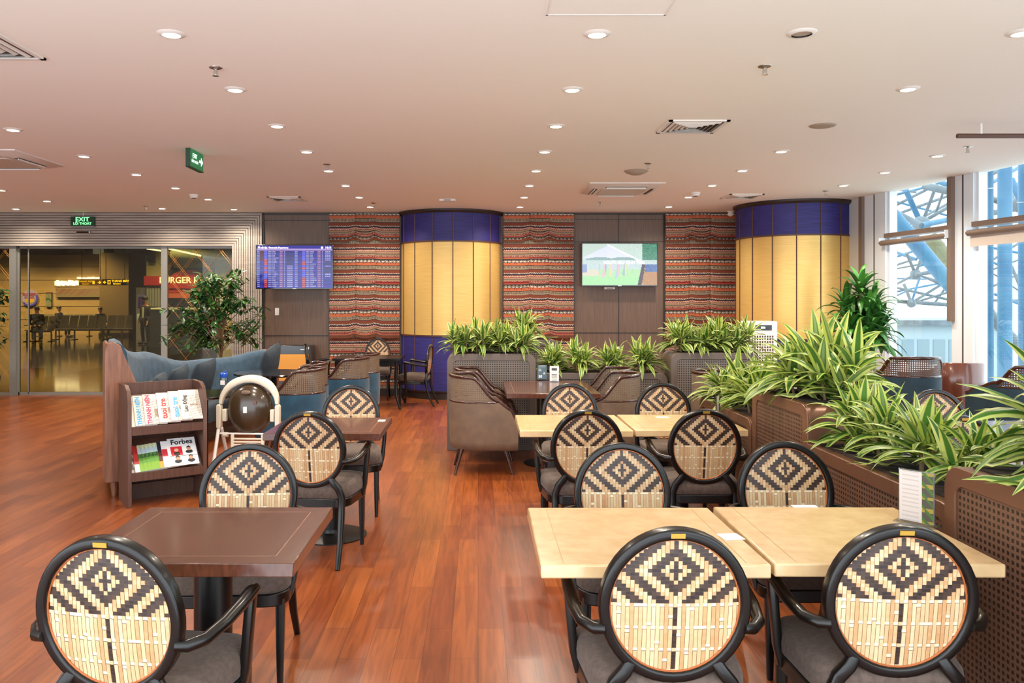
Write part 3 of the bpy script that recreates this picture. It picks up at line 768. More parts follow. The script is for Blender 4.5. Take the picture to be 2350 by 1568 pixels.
def make_oval_chair(name='oval_back_chair', seed=3, plate=True):
    t = thing(name, '', 'chair'); rnd = random.Random(seed)
    RX, RZ, ZC, YB, tilt = .210, .224, .692, -.235, R(7)
    Mt = Matrix.Translation((0, YB, ZC)) @ Matrix.Rotation(tilt, 4, 'X') @ Matrix.Translation((0, -YB, -ZC))
    # the oval frame
    ring = MB(); sec = rrect(.032, .042, .008, 3)
    path = [(RX*sin(2*pi*k/48), YB, ZC+RZ*cos(2*pi*k/48)) for k in range(48)]
    ring.sweep(sec, path, closed=True, fixed=Vector((0, 1, 0))); ring.v = [Mt @ Vector(v) for v in ring.v]
    ring.build('back_frame', 'black_wood', t, angle=60)
    pan = MB(); weave_panel(pan, YB+.004, RX-.012, RZ-.012, ZC, False, rnd); weave_panel(pan, YB-.004, RX-.012, RZ-.012, ZC, True, rnd)
    pan.v = [Mt @ Vector(v) for v in pan.v]; wp = pan.build('woven_panel', 'weave', t, smooth=False, fixn=False)
    tr = MB()
    for s in (1, -1):
        tr.tube([((RX-.0165)*sin(2*pi*k/48), YB+s*.008, ZC+(RZ-.0165)*cos(2*pi*k/48)) for k in range(48)], .0036, 6, closed=True, up=Vector((0, 1, 0)))
    tr.v = [Mt @ Vector(v) for v in tr.v]; tr.build('piping', 'copper_trim', wp)
    if plate:
        p = MB().box(-.021, .021, YB-.0245, YB-.020, ZC+RZ-.007, ZC+RZ+.007); p.v = [Mt @ Vector(v) for v in p.v]; p.build('name_plate', 'brass', t, smooth=False)
    # seat: rail and rounded cushion
    def plan(k, n, w, y0, y1, taper):
        pts = []
        for x, y in rrect(w, y1-y0, .10, 7, cx=0, cy=(y0+y1)/2): pts.append((x*(1-taper*(y1-y)/(y1-y0)), y))
        return pts
    pl = plan(0, 0, .53, -.225, .215, .14)
    MB().prism(pl, .335, .39, 'z').build('seat_rail', 'black_wood', t, bevel=.006)
    cu = MB(); n = len(pl); vs = []; levels = [(.97, .39), (1.0, .40), (1.01, .43), (1.0, .455), (.95, .475), (.80, .486), (.45, .492), (.05, .494)]
    for s, z in levels:
        for x, y in pl: vs.append((x*s, -.005+(y+.005)*s, z))
    cu.add(vs, [(i*n+q, i*n+(q+1) % n, (i+1)*n+(q+1) % n, (i+1)*n+q) for i in range(len(levels)-1) for q in range(n)]+[tuple(range(n))[::-1], tuple((len(levels)-1)*n+q for q in range(n))])
    cu.build('seat', 'seat_fabric', t, angle=70)
    sq = rrect(.034, .034, .006, 2)
    for s in (-1, 1):
        MB().sweep(sq, [(s*.222, .165, .36), (s*.222, .17, .2), (s*.222, .175, .0)], scale=[1.15, 1, .7], fixed=Vector((0, 1, 0))).build('leg', 'black_wood', t)
        # rear leg runs up into an S-curved stile that carries the oval
        pts = [(s*.205, -.345, 0), (s*.20, -.27, .14), (s*.195, -.225, .30), (s*.195, -.215, .40), (s*.175, -.222, .455), (s*.145, -.225, .49), (s*.125, -.218, .52)]
        MB().sweep(rrect(.040, .034, .008, 2), pts, scale=[.7, .85, 1, 1, 1, 1, .9], fixed=Vector((0, 1, 0))).build('leg', 'black_wood', t, angle=60)
        arm = [(s*.205, -.245, .625), (s*.235, -.235, .622), (s*.268, -.19, .625), (s*.283, -.10, .638), (s*.287, .0, .655), (s*.285, .08, .668), (s*.283, .115, .665)]
        a = MB(); a.tube(arm, .019, 10, scale=[.8, .95, 1, 1.05, 1.1, 1.15, .9]); ar = a.build('armrest', 'black_wood', t, angle=70)
        MB().sweep(rrect(.030, .038, .006, 2), [(s*.283, .085, .665), (s*.275, .08, .55), (s*.262, .085, .42), (s*.245, .09, .35)], fixed=Vector((0, 1, 0))).build('arm_post', 'black_wood', ar)
    return t
CHAIR = Proto(make_oval_chair())
G1 = 'oval back cane chairs'
ch = [  # label, ring px centre x, ring Y, facing away?, extra rotation
 ('oval cane-back chair cut by the bottom left corner, tucked to the dark table', (-1.02, 2.55), 0, R(-9)),
 ('oval cane-back chair in front of the nearer left tan table, bottom centre right', (.585, 2.64), 0, 0),
 ('oval cane-back chair at the bottom right beside the tall brown planter', (1.285, 2.67), 0, R(-3)),
 ('oval cane-back chair facing the camera across the nearest dark wood table', (-1.055, 3.52), pi, R(3)),
 ('oval cane-back chair facing the camera behind the nearer left tan table', (.675, 3.54), pi, 0),
 ('oval cane-back chair facing the camera behind the nearer right tan table', (1.455, 3.58), pi, 0),
 ('oval cane-back chair seen from behind at the second dark wood table', (-1.0, 5.14), 0, R(-6)),
 ('oval cane-back chair seen from behind at the farther left tan table', (.665, 5.22), 0, R(2)),
 ('oval cane-back chair seen from behind at the farther right tan table', (1.41, 5.24), 0, R(-1)),
 ('oval cane-back chair facing the camera beyond the second dark wood table', (-.985, 6.12), pi, R(4)),
 ('oval cane-back chair facing the camera beyond the farther left tan table', (.74, 6.27), pi, 0),
 ('oval cane-back chair facing the camera beyond the farther right tan table', (1.50, 6.30), pi, 0),
 ('oval cane-back chair facing the camera right of the planters, near the windows', (3.44, 5.82), pi, 0),
 ('oval cane-back chair half hidden by planter leaves in front of the right wood table', (2.80, 4.95), 0, R(4)),
 ('oval cane-back chair facing the camera behind the black table by the hanging', (-1.65, 13.05), pi, 0),
 ('oval cane-back chair in side view right of the black table', (-.98, 12.35), pi/2, R(-6)),
 ('oval cane-back chair in side view left of the black table', (-2.42, 12.55), -pi/2, R(12)),
]
for lb, (x, y), rz, dr in ch:
    o = CHAIR.place(lb, (x, y, 0), rz+dr, G1)
    if y > 12.9: o.scale = (.92, .92, 1.06)

# ------------------------------------------------------------------ square tables
def make_table(kind, wd, dp, name='cafe_table'):
    t = thing(name, '', 'table'); th = .045
    if kind == 'tan':
        tp = MB().box(-wd/2, wd/2, -dp/2, dp/2, .75-th, .75).build('tabletop', 'tan_marble', t, bevel=.006)
        l = MB()
        for s in (-1, 1): l.box(s*(wd/2-.075)-.001, s*(wd/2-.075)+.001, -dp/2+.02, dp/2-.02, .7499, .7504)
        l.build('inlay_line', 'marble_line', tp, smooth=False)
    else:
        tp = MB().box(-wd/2, wd/2, -dp/2, dp/2, .75-th, .75).build('tabletop', 'table_wood', t, bevel=.003)
        l = MB(); a, b2, e = wd/2-.075, dp/2-.075, .0016
        for s in (-1, 1):
            l.box(s*a-e, s*a+e, -b2, b2, .7497, .7503); l.box(-a, a, s*b2-e, s*b2+e, .7497, .7503)
            for s2 in (-1, 1): l.rod((s*a, s2*b2, .7492), (s*(wd/2-.004), s2*(dp/2-.004), .7492), .001, 4)
        l.build('inlay_line', 'table_inlay', tp, smooth=False)
    MB().lathe([(.24, 0), (.24, .008), (.20, .02), (.075, .03), (.068, .05)], 40).build('base_plate', 'black_metal', t)
    MB().lathe([(.068, .03), (.068, .66)], 32).build('pedestal', 'black_metal', t)
    MB().box(-.22, .22, -.03, .03, .685, .705).box(-.03, .03, -.22, .22, .685, .705).lathe([(.068, .66), (.1, .69)], 24).build('top_bracket', 'black_metal', t)
    return t
TT = Proto(make_table('tan', .742, .72)); DT = Proto(make_table('dark', .75, .71))
TT.place('square tan marble table on the bottom right, left one of the pair', (.573, 2.95, 0), 0, 'tan marble tables')
TT.place('square tan marble table on the bottom right, beside the brown planter', (1.335, 2.96, 0), R(-.8), 'tan marble tables')
TT.place('square tan marble table in the second row, left one of the pair', (.645, 5.63, 0), 0, 'tan marble tables')
TT.place('square tan marble table in the second row, right one of the pair', (1.405, 5.65, 0), 0, 'tan marble tables')
DT.place('square dark wood table nearest the camera on the left', (-.972, 2.96, 0), 0, 'dark wood tables')
DT.place('square dark wood table in the second row left of the aisle, reflecting violet', (-1.0, 5.50, 0), 0, 'dark wood tables')
b = make_table('dark', .86, 1.15); b.location = (.69, 7.93, 0)
tag(b, 'long dark wood table between the cane armchairs and the grey planter', 'table')
b = make_table('dark', .95, .85); b.location = (3.38, 5.28, 0); b.rotation_euler.z = 0
tag(b, 'wood table behind the planters at the right edge', 'table')
# black table by the wall
t = thing('dining_table', 'black dining table with curved legs beside the wall hanging', 'table', (-1.64, 12.2, 0))
MB().box(-.50, .50, -.40, .40, .715, .75).build('tabletop', 'black_wood', t, bevel=.005)
MB().box(-.46, .46, -.36, .36, .64, .715).build('apron', 'black_wood', t)
for sx in (-1, 1):
    for sy in (-1, 1):
        MB().sweep(rrect(.05, .05, .01, 2), [(sx*.44, sy*.34, .70), (sx*.43, sy*.33, .45), (sx*.435, sy*.335, .2), (sx*.50, sy*.39, 0)], scale=[1.1, .95, .8, .55], fixed=Vector((0, 1, 0))).build('leg', 'black_wood', t)
def round_table(x, y, r, label):
    t = thing('round_table', label, 'table', (x, y, 0), 0, 'black round tables')
    MB().lathe([(0, .722), (r-.02, .722), (r, .73), (r, .742), (r-.008, .75), (0, .75)], 48).build('tabletop', 'black_gloss', t)
    MB().lathe([(.03, .02), (.03, .72)], 16).build('pedestal', 'black_metal', t)
    MB().lathe([(.22, 0), (.22, .01), (.04, .03)], 32).build('base_plate', 'black_metal', t); return t
round_table(-2.50, 7.38, .34, 'black round table holding the water bottle, behind the magazine rack')
round_table(-2.42, 9.55, .46, 'black round table at the far end of the blue sofa')
t = round_table(1.80, 10.9, .35, 'black round table behind the low planter, mostly hidden'); del t['group']
t = round_table(2.95, 7.55, .35, 'black round table behind the striped plants right of the brown armchair'); del t['group']

# ------------------------------------------------------------------ barrel armchairs
def make_armchair(name, body, cane, cushion=None, win=False):
    t = thing(name, '', 'armchair')
    N = 44; Rb = .285
    def plan(u):            # u in -1..1 round the U; returns x,y, outward normal
        A = .34/(.34+Rb*pi/2)   # fraction of a side that is straight arm
        s = 1 if u > 0 else -1; a = abs(u)
        if a > 1-A: f = (a-(1-A))/A; return s*Rb*(1-.03*f), f*.34, s, 0
        th = a/(1-A)*pi/2; return s*Rb*sin(th), -Rb*cos(th), s*sin(th), -cos(th)
    if win: topP, midz, bu = [(0, .90), (.30, .895), (.50, .76), (.80, .70), (1, .64)], .735, .50
    else: topP, midz, bu = None, .665, .745
    def ztop(u): return interp(abs(u), topP or [(0, .895), (.46, .885), (.74, .68), (.88, .61), (1.0, .47)])
    def zmid(u): return min(ztop(u)-.004, interp(abs(u), [(0, midz), (.72, midz), (1, midz-.01)]))
    def P(u, z, off=0):
        x, y, nx, ny = plan(u); k = 1+.10*(z-.45)*(1 if y < .1 else .5); return Vector((x*k+nx*off, y*k+ny*off-.0, z))
    us = [-1+2*i/N for i in range(N+1)]
    # upholstered body: outside, over the edge, inside
    bd = MB(); prof = [(-.04, .24), (-.01, .22), (.012, .26)]
    vs = []
    for u in us:
        zm = zmid(u) if abs(u) < bu-.005 else ztop(u)-.006
        for off, zz in ((-.06, .25), (-.035, .22), (0, .24), (.004, .3), (.006, (zm+.3)/2), (0, zm), (-.022, zm+.003), (-.045, zm), (-.06, (zm+.42)/2), (-.06, .42)):
            vs.append(P(u, zz, off))
    k = 10; bd.add(vs, [(i*k+q, i*k+(q+1) % k, (i+1)*k+(q+1) % k, (i+1)*k+q) for i in range(N) for q in range(k)]+[tuple(range(k)), tuple(N*k+q for q in range(k))[::-1]])
    bd.build('body', body, t, angle=60)
    # inner back pad behind the cane
    cb = MB(); iu = [u for u in us if abs(u) <= bu]
    arc = lambda u: u*(.34+Rb*pi/2)
    cb.grid(len(iu)-1, 6, lambda a, b2: P(lerp(iu[0], iu[-1], a), lerp(zmid(lerp(iu[0], iu[-1], a)), ztop(lerp(iu[0], iu[-1], a)), b2), -.012),
            uv=lambda a, b2: (arc(lerp(iu[0], iu[-1], a)), lerp(zmid(lerp(iu[0], iu[-1], a)), ztop(lerp(iu[0], iu[-1], a)), b2)))
    cb.build('cane_band', cane, t)
    rt = MB().sweep(rrect(.034, .030, .011, 3), [P(u, ztop(u)+.008, -.018) for u in us]+[], up=Vector((0, 0, 1)))
    rt.build('top_rail', 'armchair_wood', t, angle=70)
    MB().sweep(rrect(.018, .022, .007, 2), [P(u, zmid(u), -.008) for u in iu], up=Vector((0, 0, 1))).build('middle_rail', 'armchair_wood', t, angle=70)
    st = MB().prism(rrect(.42, .42, .15, 5, cx=0, cy=.07), .24, .36, 'z'); st.build('seat_base', body, t, bevel=.01)
    MB().prism(rrect(.44, .48, .16, 5, cx=0, cy=.06), .36, .46, 'z').build('seat', cushion or body, t, bevel=.03, bseg=3)
    for sx in (-1, 1):
        for sy, yy in ((1, .22), (-1, -.17)):
            MB().rod((sx*.19, yy, .25), (sx*.23, yy+sy*.07, 0), .020, 10, r2=.011).build('leg', 'armchair_wood', t)
    return t
AB = Proto(make_armchair('cane_armchair', 'leather_brown', 'cane_open')); AT = Proto(make_armchair('velvet_armchair', 'teal_velvet', 'cane_open'))
AD = Proto(make_armchair('window_armchair', 'teal_dark', 'cane_brown', win=True))
g = 'brown cane armchairs'
AB.place('brown cane-back armchair nearest on the left side of the long dark table', (.02, 7.62, 0), -pi/2+R(2), g)
AB.place('brown cane-back armchair second on the left side of the long table', (.05, 8.26, 0), -pi/2, g)
AB.place('brown cane-back armchair nearest on the right side of the long table', (1.26, 7.72, 0), pi/2, g)
AB.place('brown cane-back armchair second on the right side of the long table', (1.30, 8.30, 0), pi/2, g)
AB.place('brown cane-back armchair in front of the right grey planter, facing the striped plants', (2.40, 7.95, 0), -pi/2-R(25), g)
AB.place('brown cane-back armchair glimpsed between the two grey planters', (1.02, 10.6, 0), pi+R(20), g)
g = 'teal velvet armchairs'
AT.place('teal velvet cane-back armchair nearest behind the child high chair', (-1.86, 8.28, 0), pi/2-R(6), g)
AT.place('teal velvet cane-back armchair second behind the high chair, holding a cushion', (-1.96, 8.98, 0), pi/2, g)
AT.place('teal velvet cane-back armchair third from the high chair', (-1.62, 9.85, 0), pi/2-R(8), g)
AT.place('teal velvet cane-back armchair farthest, in front of the black dining table', (-1.58, 10.6, 0), pi/2-R(4), g)
g = 'dark teal armchairs by the windows'
AD.place('dark teal armchair with brown cane back, left one by the windows', (4.50, 8.45, 0), R(-6), g, (1.08, 1.08, 1.12))
AD.place('dark teal armchair with brown cane back, cut by the right edge', (4.98, 7.35, 0), R(4), g, (1.08, 1.08, 1.12))
# wood backed club chair between them
t = thing('club_chair', 'glossy brown wooden back club chair between the dark teal armchairs', 'armchair', (5.26, 8.95, 0), R(14))
sh = MB(); N = 30
def cp(u, z, off=0):
    a = u*R(100); k = 1+.12*(z-.4); return Vector(((.30+off)*sin(a)*k, -(.30+off)*cos(a)*k, z))
vs = []
for i in range(N+1):
    u = -1+2*i/N; zt = interp(abs(u), [(0, .93), (.55, .93), (.9, .84), (1, .66)])
    for off, z in ((-.012, .40), (.012, .40), (.014, .65), (.012, zt-.012), (0, zt), (-.012, zt-.012), (-.012, .65)): vs.append(cp(u, z, off))
k = 7; sh.add(vs, [(i*k+q, i*k+(q+1) % k, (i+1)*k+(q+1) % k, (i+1)*k+q) for i in range(N) for q in range(k)]+[tuple(range(k)), tuple(N*k+q for q in range(k))[::-1]])
sh.build('wooden_back', M('club_wood', '#5e2f20', .2, coat=.6, col2='#6e3a28', nscale=(20, 20, 3)), t, angle=60)
MB().prism(rrect(.54, .52, .12, 5), .36, .47, 'z').build('seat', 'leather_brown', t, bevel=.03)
MB().prism(rrect(.54, .52, .12, 5), .30, .36, 'z').build('seat_base', 'armchair_wood', t)
for sx in (-1, 1):
    for sy in (-1, 1): MB().rod((sx*.2, sy*.18, .32), (sx*.24, sy*.24, 0), .02, 10, r2=.012).build('leg', 'armchair_wood', t)

# ------------------------------------------------------------------ blue curved sofa
t = thing('curved_sofa', 'curved blue velvet sofa with a wooden shell, in front of the glass doors', 'sofa')
PA, PB, SAG = Vector((-3.06, 6.62, 0)), Vector((-3.0, 11.05, 0)), .62
ch_ = (PB-PA); L_ = ch_.length; RR = (L_*L_/4+SAG*SAG)/(2*SAG); mid = (PA+PB)/2; side = Vector((-ch_.y, ch_.x, 0)).normalized()   # points left
cen = mid+side*(SAG-RR); half = math.asin(L_/2/RR); base = math.atan2(side.y, side.x)
def sp_(s, u, z):            # s 0..1 along, u inward distance from the outer shell
    a = base+lerp(half, -half, s); r = RR-u; return Vector((cen.x+r*cos(a), cen.y+r*sin(a), z))
def stop(s): return interp(s, [(0, 1.24), (.07, 1.26), (.42, 1.05), (.68, .87), (.85, .86), (1, .92)])
NS = 60
def shell(name, sec, mat, ns=NS, s0=0, s1=1, **kw):
    m = MB(); vs = []; k = len(sec(0))
    for i in range(ns+1):
        s = lerp(s0, s1, i/ns)
        for u, z in sec(s): vs.append(sp_(s, u, z))
    m.add(vs, [(i*k+q, i*k+(q+1) % k, (i+1)*k+(q+1) % k, (i+1)*k+q) for i in range(ns) for q in range(k)]+[tuple(range(k))[::-1], tuple(ns*k+q for q in range(k))])
    return m.build(name, mat, t, **kw)
shell('wooden_shell', lambda s: [(0, .13), (0, stop(s)-.02), (.012, stop(s)-.005), (.03, stop(s)-.005), (.04, stop(s)-.02), (.04, .13)], 'sofa_wood')
shell('backrest', lambda s: [(.035, .25), (.035, stop(s)-.03), (.05, stop(s)+.005), (.09, stop(s)+.012), (.135, stop(s)-.015), (.165, stop(s)-.07), (.20, lerp(.42, stop(s), .5)), (.235, .42), (.235, .25)], 'sofa_blue', s0=.005, angle=75)
shell('seat', lambda s: [(.20, .24), (.20, .44), (.30, .455), (.62, .455), (.67, .43), (.68, .38), (.67, .24)], 'cushion_blue', s0=.02, s1=.99, angle=70)
shell('plinth', lambda s: [(.03, .12), (.03, .245), (.66, .245), (.66, .12)], 'dark_trim', s0=.01, s1=.99)
def endcap(s, ds):
    poly = [(-.015, .12), (-.015, 1.18), (.005, 1.245), (.05, 1.265), (.10, 1.235), (.14, 1.13), (.22, .93), (.30, .88), (.33, .86), (.33, .12)] if s == 0 else \
           [(-.01, .12), (-.01, .88), (.02, .93), (.08, .935), (.14, .9), (.22, .70), (.33, .62), (.33, .12)]
    m = MB(); n = len(poly)
    m.add([sp_(s+d, u, z) for d in (-ds, 0.004) for u, z in poly], [tuple(range(n)), tuple(range(n, 2*n))[::-1]]+[(i, i+n, (i+1) % n+n, (i+1) % n) for i in range(n)])
    return m.build('end_panel', 'sofa_wood', t, bevel=.006)
endcap(0, .022); endcap(1, -.012)
for s in (.0, .33, .66, .99):
    for u in (.06, .58):
        p = sp_(s if s else -.008, .24 if (s == 0 and u > .1) else u, 0); MB().rod(p+Vector((0, 0, .13)), p, .03, 8, r2=.018).build('leg', 'sofa_wood', t)
def cushion(label, loc, w, h, rx, rz, cat='cushion', mat='cushion_blue', ry=0, grp='scatter cushions on the blue sofa'):
    m = MB(); n = 14
    def pos(s):
        def f(u, v):
            a, b2 = 2*u-1, 2*v-1; e = (1-a*a)*(1-b2*b2)
            pin = 1-.10*(1-abs(a))*abs(b2)**3; pin2 = 1-.10*(1-abs(b2))*abs(a)**3
            cr_ = 1-.09*a*a*b2*b2; return (a*w/2*pin2*cr_, s*(.08*max(e, 0)**.42), b2*h/2*pin*cr_)
        return f
    m.grid(n, n, pos(1)); m.grid(n, n, pos(-1))
    o = m.build('scatter_cushion', mat, None, angle=80); o.location = loc; o.rotation_euler = (rx, ry, rz); tag(o, label, cat, grp); return o
def sc(s, u, z): return sp_(s, u, z)
for lb, s, w, ang in (('small blue-grey cushion nearest the sofa end panel, behind the rack', .17, .42, 0), ('blue-grey cushion second from the sofa end panel', .34, .44, 0),
                      ('blue-grey cushion third from the sofa end panel, standing on its corner', .50, .46, 0), ('blue-grey cushion fourth along the curved sofa above the rack', .655, .48, 0)):
    p = sc(s, .34, .455+w*.46); a = base+lerp(half, -half, s)
    cushion(lb, p, w, w, R(-16), a+pi/2+R(0), ry=R(6))
p = sc(.955, .40, .455+.30); cushion('large grey cushion tilted at the far end of the sofa', p, .56, .54, R(-14), base-half*.9+pi/2+R(20), ry=R(14))
for (x, y), lb in (((-1.86, 8.92), 'pale blue cushion inside the second teal armchair'), ((-1.76, 8.30), 'pale blue cushion inside the nearest teal armchair')):
    cushion(lb, (x+.02, y, .66), .40, .40, R(-10), pi/2, mat='sofa_blue', grp='cushions in the teal armchairs')

# ------------------------------------------------------------------ magazine rack with papers
rx_, ry_ = at(293, 1168); rk = thing('magazine_rack', 'dark wooden two-shelf magazine rack full of newspapers and magazines', 'magazine rack', (rx_, ry_, 0), R(34))
WR, DR = .60, .36
for x0_ in (0, WR-.03):
    MB().prism([(0, 0), (0, .80), (.05, .90), (.13, .935), (DR, .935), (DR, 0)], x0_, x0_+.03, 'x').build('side_panel', 'rack_wood', rk, bevel=.002)
MB().box(.03, WR-.03, DR-.02, DR, .12, .935).build('back_panel', 'rack_wood', rk)
MB().box(.03, WR-.03, .14, .16, .83, .925).build('top_board', 'rack_wood', rk) if False else None
MB().box(.03, WR-.03, DR-.06, DR-.02, .0, .12).build('foot_board', 'rack_wood', rk)
shelf = [(.60, 'upper'), (.245, 'lower')]
ANG = R(48)
for z0_, nm in shelf:
    m4 = Matrix.Translation((0, .03, z0_)) @ Matrix.Rotation(ANG, 4, 'X')
    MB().box(.03, WR-.03, -.02, .33, -.015, 0, M4=m4).build('shelf', 'rack_wood', rk)
    MB().box(.03, WR-.03, 0.0, .02, z0_-.045, z0_+.022).build('lip', 'rack_wood', rk, bevel=.002)
def paper(name, label, cat, x, zs, w, h, th, k, tilt, paint, grp, txt=None):
    """a printed sheet bundle lying on a sloped shelf; x left edge along the rack, k its layer"""
    t = thing(name, label, cat, (0, 0, 0), 0, grp)
    t.matrix_world = rk_mat @ Matrix.Translation((x, .034, zs+.004)) @ Matrix.Rotation(ANG, 4, 'X') @ Matrix.Rotation(tilt, 4, 'Z') @ Matrix.Translation((0, 0, .002+k))
    MB().box(0, w, 0, h, 0, th).build('pages', 'paper', t, bevel=.001)
    nx, ny = 48, 64
    MB().grid(nx, ny, lambda u, v: (u*w, v*h, th+.0006), lambda i, j: paint((i+.5)/nx, (j+.5)/ny)).build('cover', 'print', t, smooth=False, fixn=False)
    if txt:
        body, size, mat, lx, ly, rot, sx = txt
        text(body, size, mat, t, (lx, ly, th+.0012), (0, 0, rot), name='title', sx=sx, bold=.0015)
    return t
rk_mat = Matrix.Translation((rx_, ry_, 0)) @ Matrix.Rotation(R(34), 4, 'Z')
NP = lin('#cdc2b6'); IK = lin('#746a64')
def news(seed, photo=None):
    def f(u, v):
        if u < .30: return NP
        if photo and photo[0] < u < photo[1] and photo[2] < v < photo[3]:
            return [lin('#6b4a3c'), lin('#b98a6a'), lin('#3c3230'), lin('#a8a29a')][(int(u*31)*7+int(v*27)*3+seed) % 4]
        r = (int(u*46)+seed) % 3; return IK if r == 0 and (int(v*60)*13+int(u*46)*7+seed) % 11 > 2 and int(v*6) % 6 != 5 else NP
    return f
gN = 'newspapers on the upper rack shelf'
ups = [('newspaper half hidden at the left end of the upper rack shelf', .032, None, 1), ('newspaper with a blue vertical title on the upper rack shelf', .062, ('THANH NIÊN', .044, 'ink_blue', .034, .14, pi/2, 1), 2),
       ('newspaper with a pink capital title on the upper rack shelf', .135, ('THANH NIÊN', .045, 'ink_pink', .034, .14, pi/2, 1), 5),
       ('newspaper with a red lowercase title on the upper rack shelf', .235, ('tuoi tre', .062, 'ink_red', .045, .13, pi/2, 1.0), 3),
       ('newspaper with a blue lowercase title on the upper rack shelf', .325, ('tuoi tre', .062, 'ink_blue', .045, .13, pi/2, 1.0), 7),
       ('newspaper with grey printed text at the right end of the upper shelf', .405, ('Lao Động', .04, 'ink_dark', .04, .15, pi/2, 1), 9)]
for k, (lb, x, tx, sd) in enumerate(ups):
    if tx: tx = (*tx[:3], tx[3], tx[4], tx[5], tx[6])
    paper('newspaper', lb, 'newspaper', x, .61, .16, .285, .010, .0005+k*.0108, R(-2), news(sd, (.45, .85, .1+.07*k, .5)), gN, tx)
def golf(u, v):
    if v > .86: return lin('#c7d39a') if (int(u*20)+int(v*30)) % 3 else lin('#e8ecd8')
    if v > .66: return lin('#b8cfd8')
    if v > .5: return lin('#2a5a22') if sin(u*30)+v*8 < 5.2 else lin('#4a7a34')
    if .2 < v < .45 and abs(u-.25-(.45-v)*.5) < .08: return lin('#1c2a30')
    return lin('#7fb02a') if v < .3 else lin('#5a9a2a')
def cityc(u, v):
    if v > .8: return lin('#d8d8d4') if u > .4 else lin('#3a8a8a')
    if v > .6 and u > .45: return lin('#c23030')
    return lin('#5c4a44') if (int(u*8)+int(v*9)) % 3 else lin('#b0a8a0')
def flagc(u, v): return lin('#1b1c2a') if v > .6 else (lin('#c8a23a') if v < .25 else lin('#5a2a22'))
def forb(u, v):
    if .06 < u < .48 and .36 < v < .68:
        return lin('#2b2220') if (u-.27)**2/.012+(v-.42)**2/.006 < 1 else (lin('#d8a890') if (u-.27)**2+(v-.56)**2*1.6 < .006 else lin('#cc2030'))
    for cx_, cy_ in ((.72, .52), (.27, .2), (.74, .2)):
        if (u-cx_)**2+(v-cy_-.05)**2*1.4 < .005: return lin('#c89878')
        if ((u-cx_)/.13)**2+((v-cy_+.05)/.07)**2 < 1: return lin('#26262c')
        if (u-cx_)**2+(v-cy_-.085)**2 < .006: return lin('#1a1614')
    if abs(v-.34) < .008 or abs(u-.5) < .008 and v < .68: return lin('#3a3a3c')
    return lin('#efeeee')
gM = 'magazines on the lower rack shelf'
paper('magazine', 'magazine with a teal and brown city cover, leftmost on the lower shelf', 'magazine', .034, .255, .17, .24, .004, .0005, 0, cityc, gM)
paper('magazine', 'magazine with a red block on white, second on the lower shelf', 'magazine', .062, .255, .17, .24, .004, .0050, 0, lambda u, v: lin('#e9e9e6') if u > .25 or v < .3 else lin('#c02a2a'), gM)
for k in range(5):
    paper('magazine', ['leftmost', 'second', 'third', 'fourth', 'topmost'][k]+' of the overlapping green golf course magazines', 'magazine', .098+k*.029, .255, .17, .24, .004, .0095+k*.0045, 0, golf, gM)
paper('magazine', 'dark magazine with a golden corner between the green and white ones', 'magazine', .243, .255, .17, .24, .004, .0095+5*.0045, 0, flagc, gM)
paper('magazine', 'white magazine with a red patch under the portrait grid cover', 'magazine', .272, .255, .17, .24, .004, .0095+6*.0045, 0, lambda u, v: lin('#c02a3a') if u < .25 and .4 < v < .68 else lin('#efeeee'), gM)
paper('magazine', 'white magazine with four portraits in a grid, rightmost on the lower shelf', 'magazine', .325, .255, .215, .255, .004, .0095+7*.0045, 0, forb, gM, ('Forbes', .062, 'ink_dark', .108, .215, 0, 1))

# ------------------------------------------------------------------ child high chair
hx, hy = (573-CX)*6.85/F, 6.85; t = thing('high_chair', 'cream and brown plastic child high chair beside the magazine rack', 'high chair', (hx, hy, 0), R(-4)); t.scale = (.93, .93, 1.03)
MB().ell((0, .02, .655), (.212, .13, .212), 28, 18).build('seat_shell', 'olive_plastic', t)
sh = MB()
arcp = [Vector((.262*cos(a), -.02+.05*sin(a), .70+.205*sin(a))) for a in [pi*k/28 for k in range(29)]]
sh.sweep(rrect(.062, .11, .022, 3), arcp, fixed=Vector((0, 1, 0)), scale=[lerp(.45, 1, min(1, min(k, 28-k)/8)) for k in range(29)]); sh.build('headrest_pad', 'cream_plastic', t, angle=70)
MB().ell((0, -.098, .805), (.045, .012, .018)).build('handle_hole', 'leather_brown', t); MB().box(-.018, .016, -.119, -.11, .64, .69).build('sticker', 'paper', t)
MB().box(.07, .10, -.112, -.08, .71, .735).build('latch', M('latch_brown', '#6a3f2c', .4), t)
for s in (-1, 1):
    MB().prism(rrect(.042, .20, .018, 3, cx=s*.272, cy=.60), -.06, .0, 'y').build('side_hub', 'cream_plastic', t, bevel=.006)
    MB().box(s*.222-.02, s*.222+.02, -.05, .0, .56, .66).build('side_bracket', 'cream_plastic', t, bevel=.008)
    MB().rod((s*.275, -.04, .50), (s*.285, -.24, 0), .016, 10).build('leg', 'white_metal', t); MB().rod((s*.265, .0, .50), (s*.28, .30, 0), .016, 10).build('leg', 'white_metal', t)
    MB().rod((s*.19, -.03, .45), (s*.235, -.03, .45), .02, 10).build('pivot', 'cream_plastic', t)
MB().rod((-.26, -.04, .46), (.26, -.04, .46), .008, 8).build('cross_bar', 'white_metal', t); MB().rod((-.283, -.23, .03), (.283, -.23, .03), .010, 8).build('cross_bar', 'white_metal', t)
fr = MB()
for z in (.42, .395, .37, .345): fr.box(-.135, .135, -.06, -.045, z-.007, z+.007)
for s in (-1, 1): fr.box(s*.14-.014, s*.14+.014, -.065, -.04, .30, .455)
fr.box(-.155, .155, -.085, -.035, .27, .32); fr.build('footrest', 'cream_plastic', t, bevel=.004)

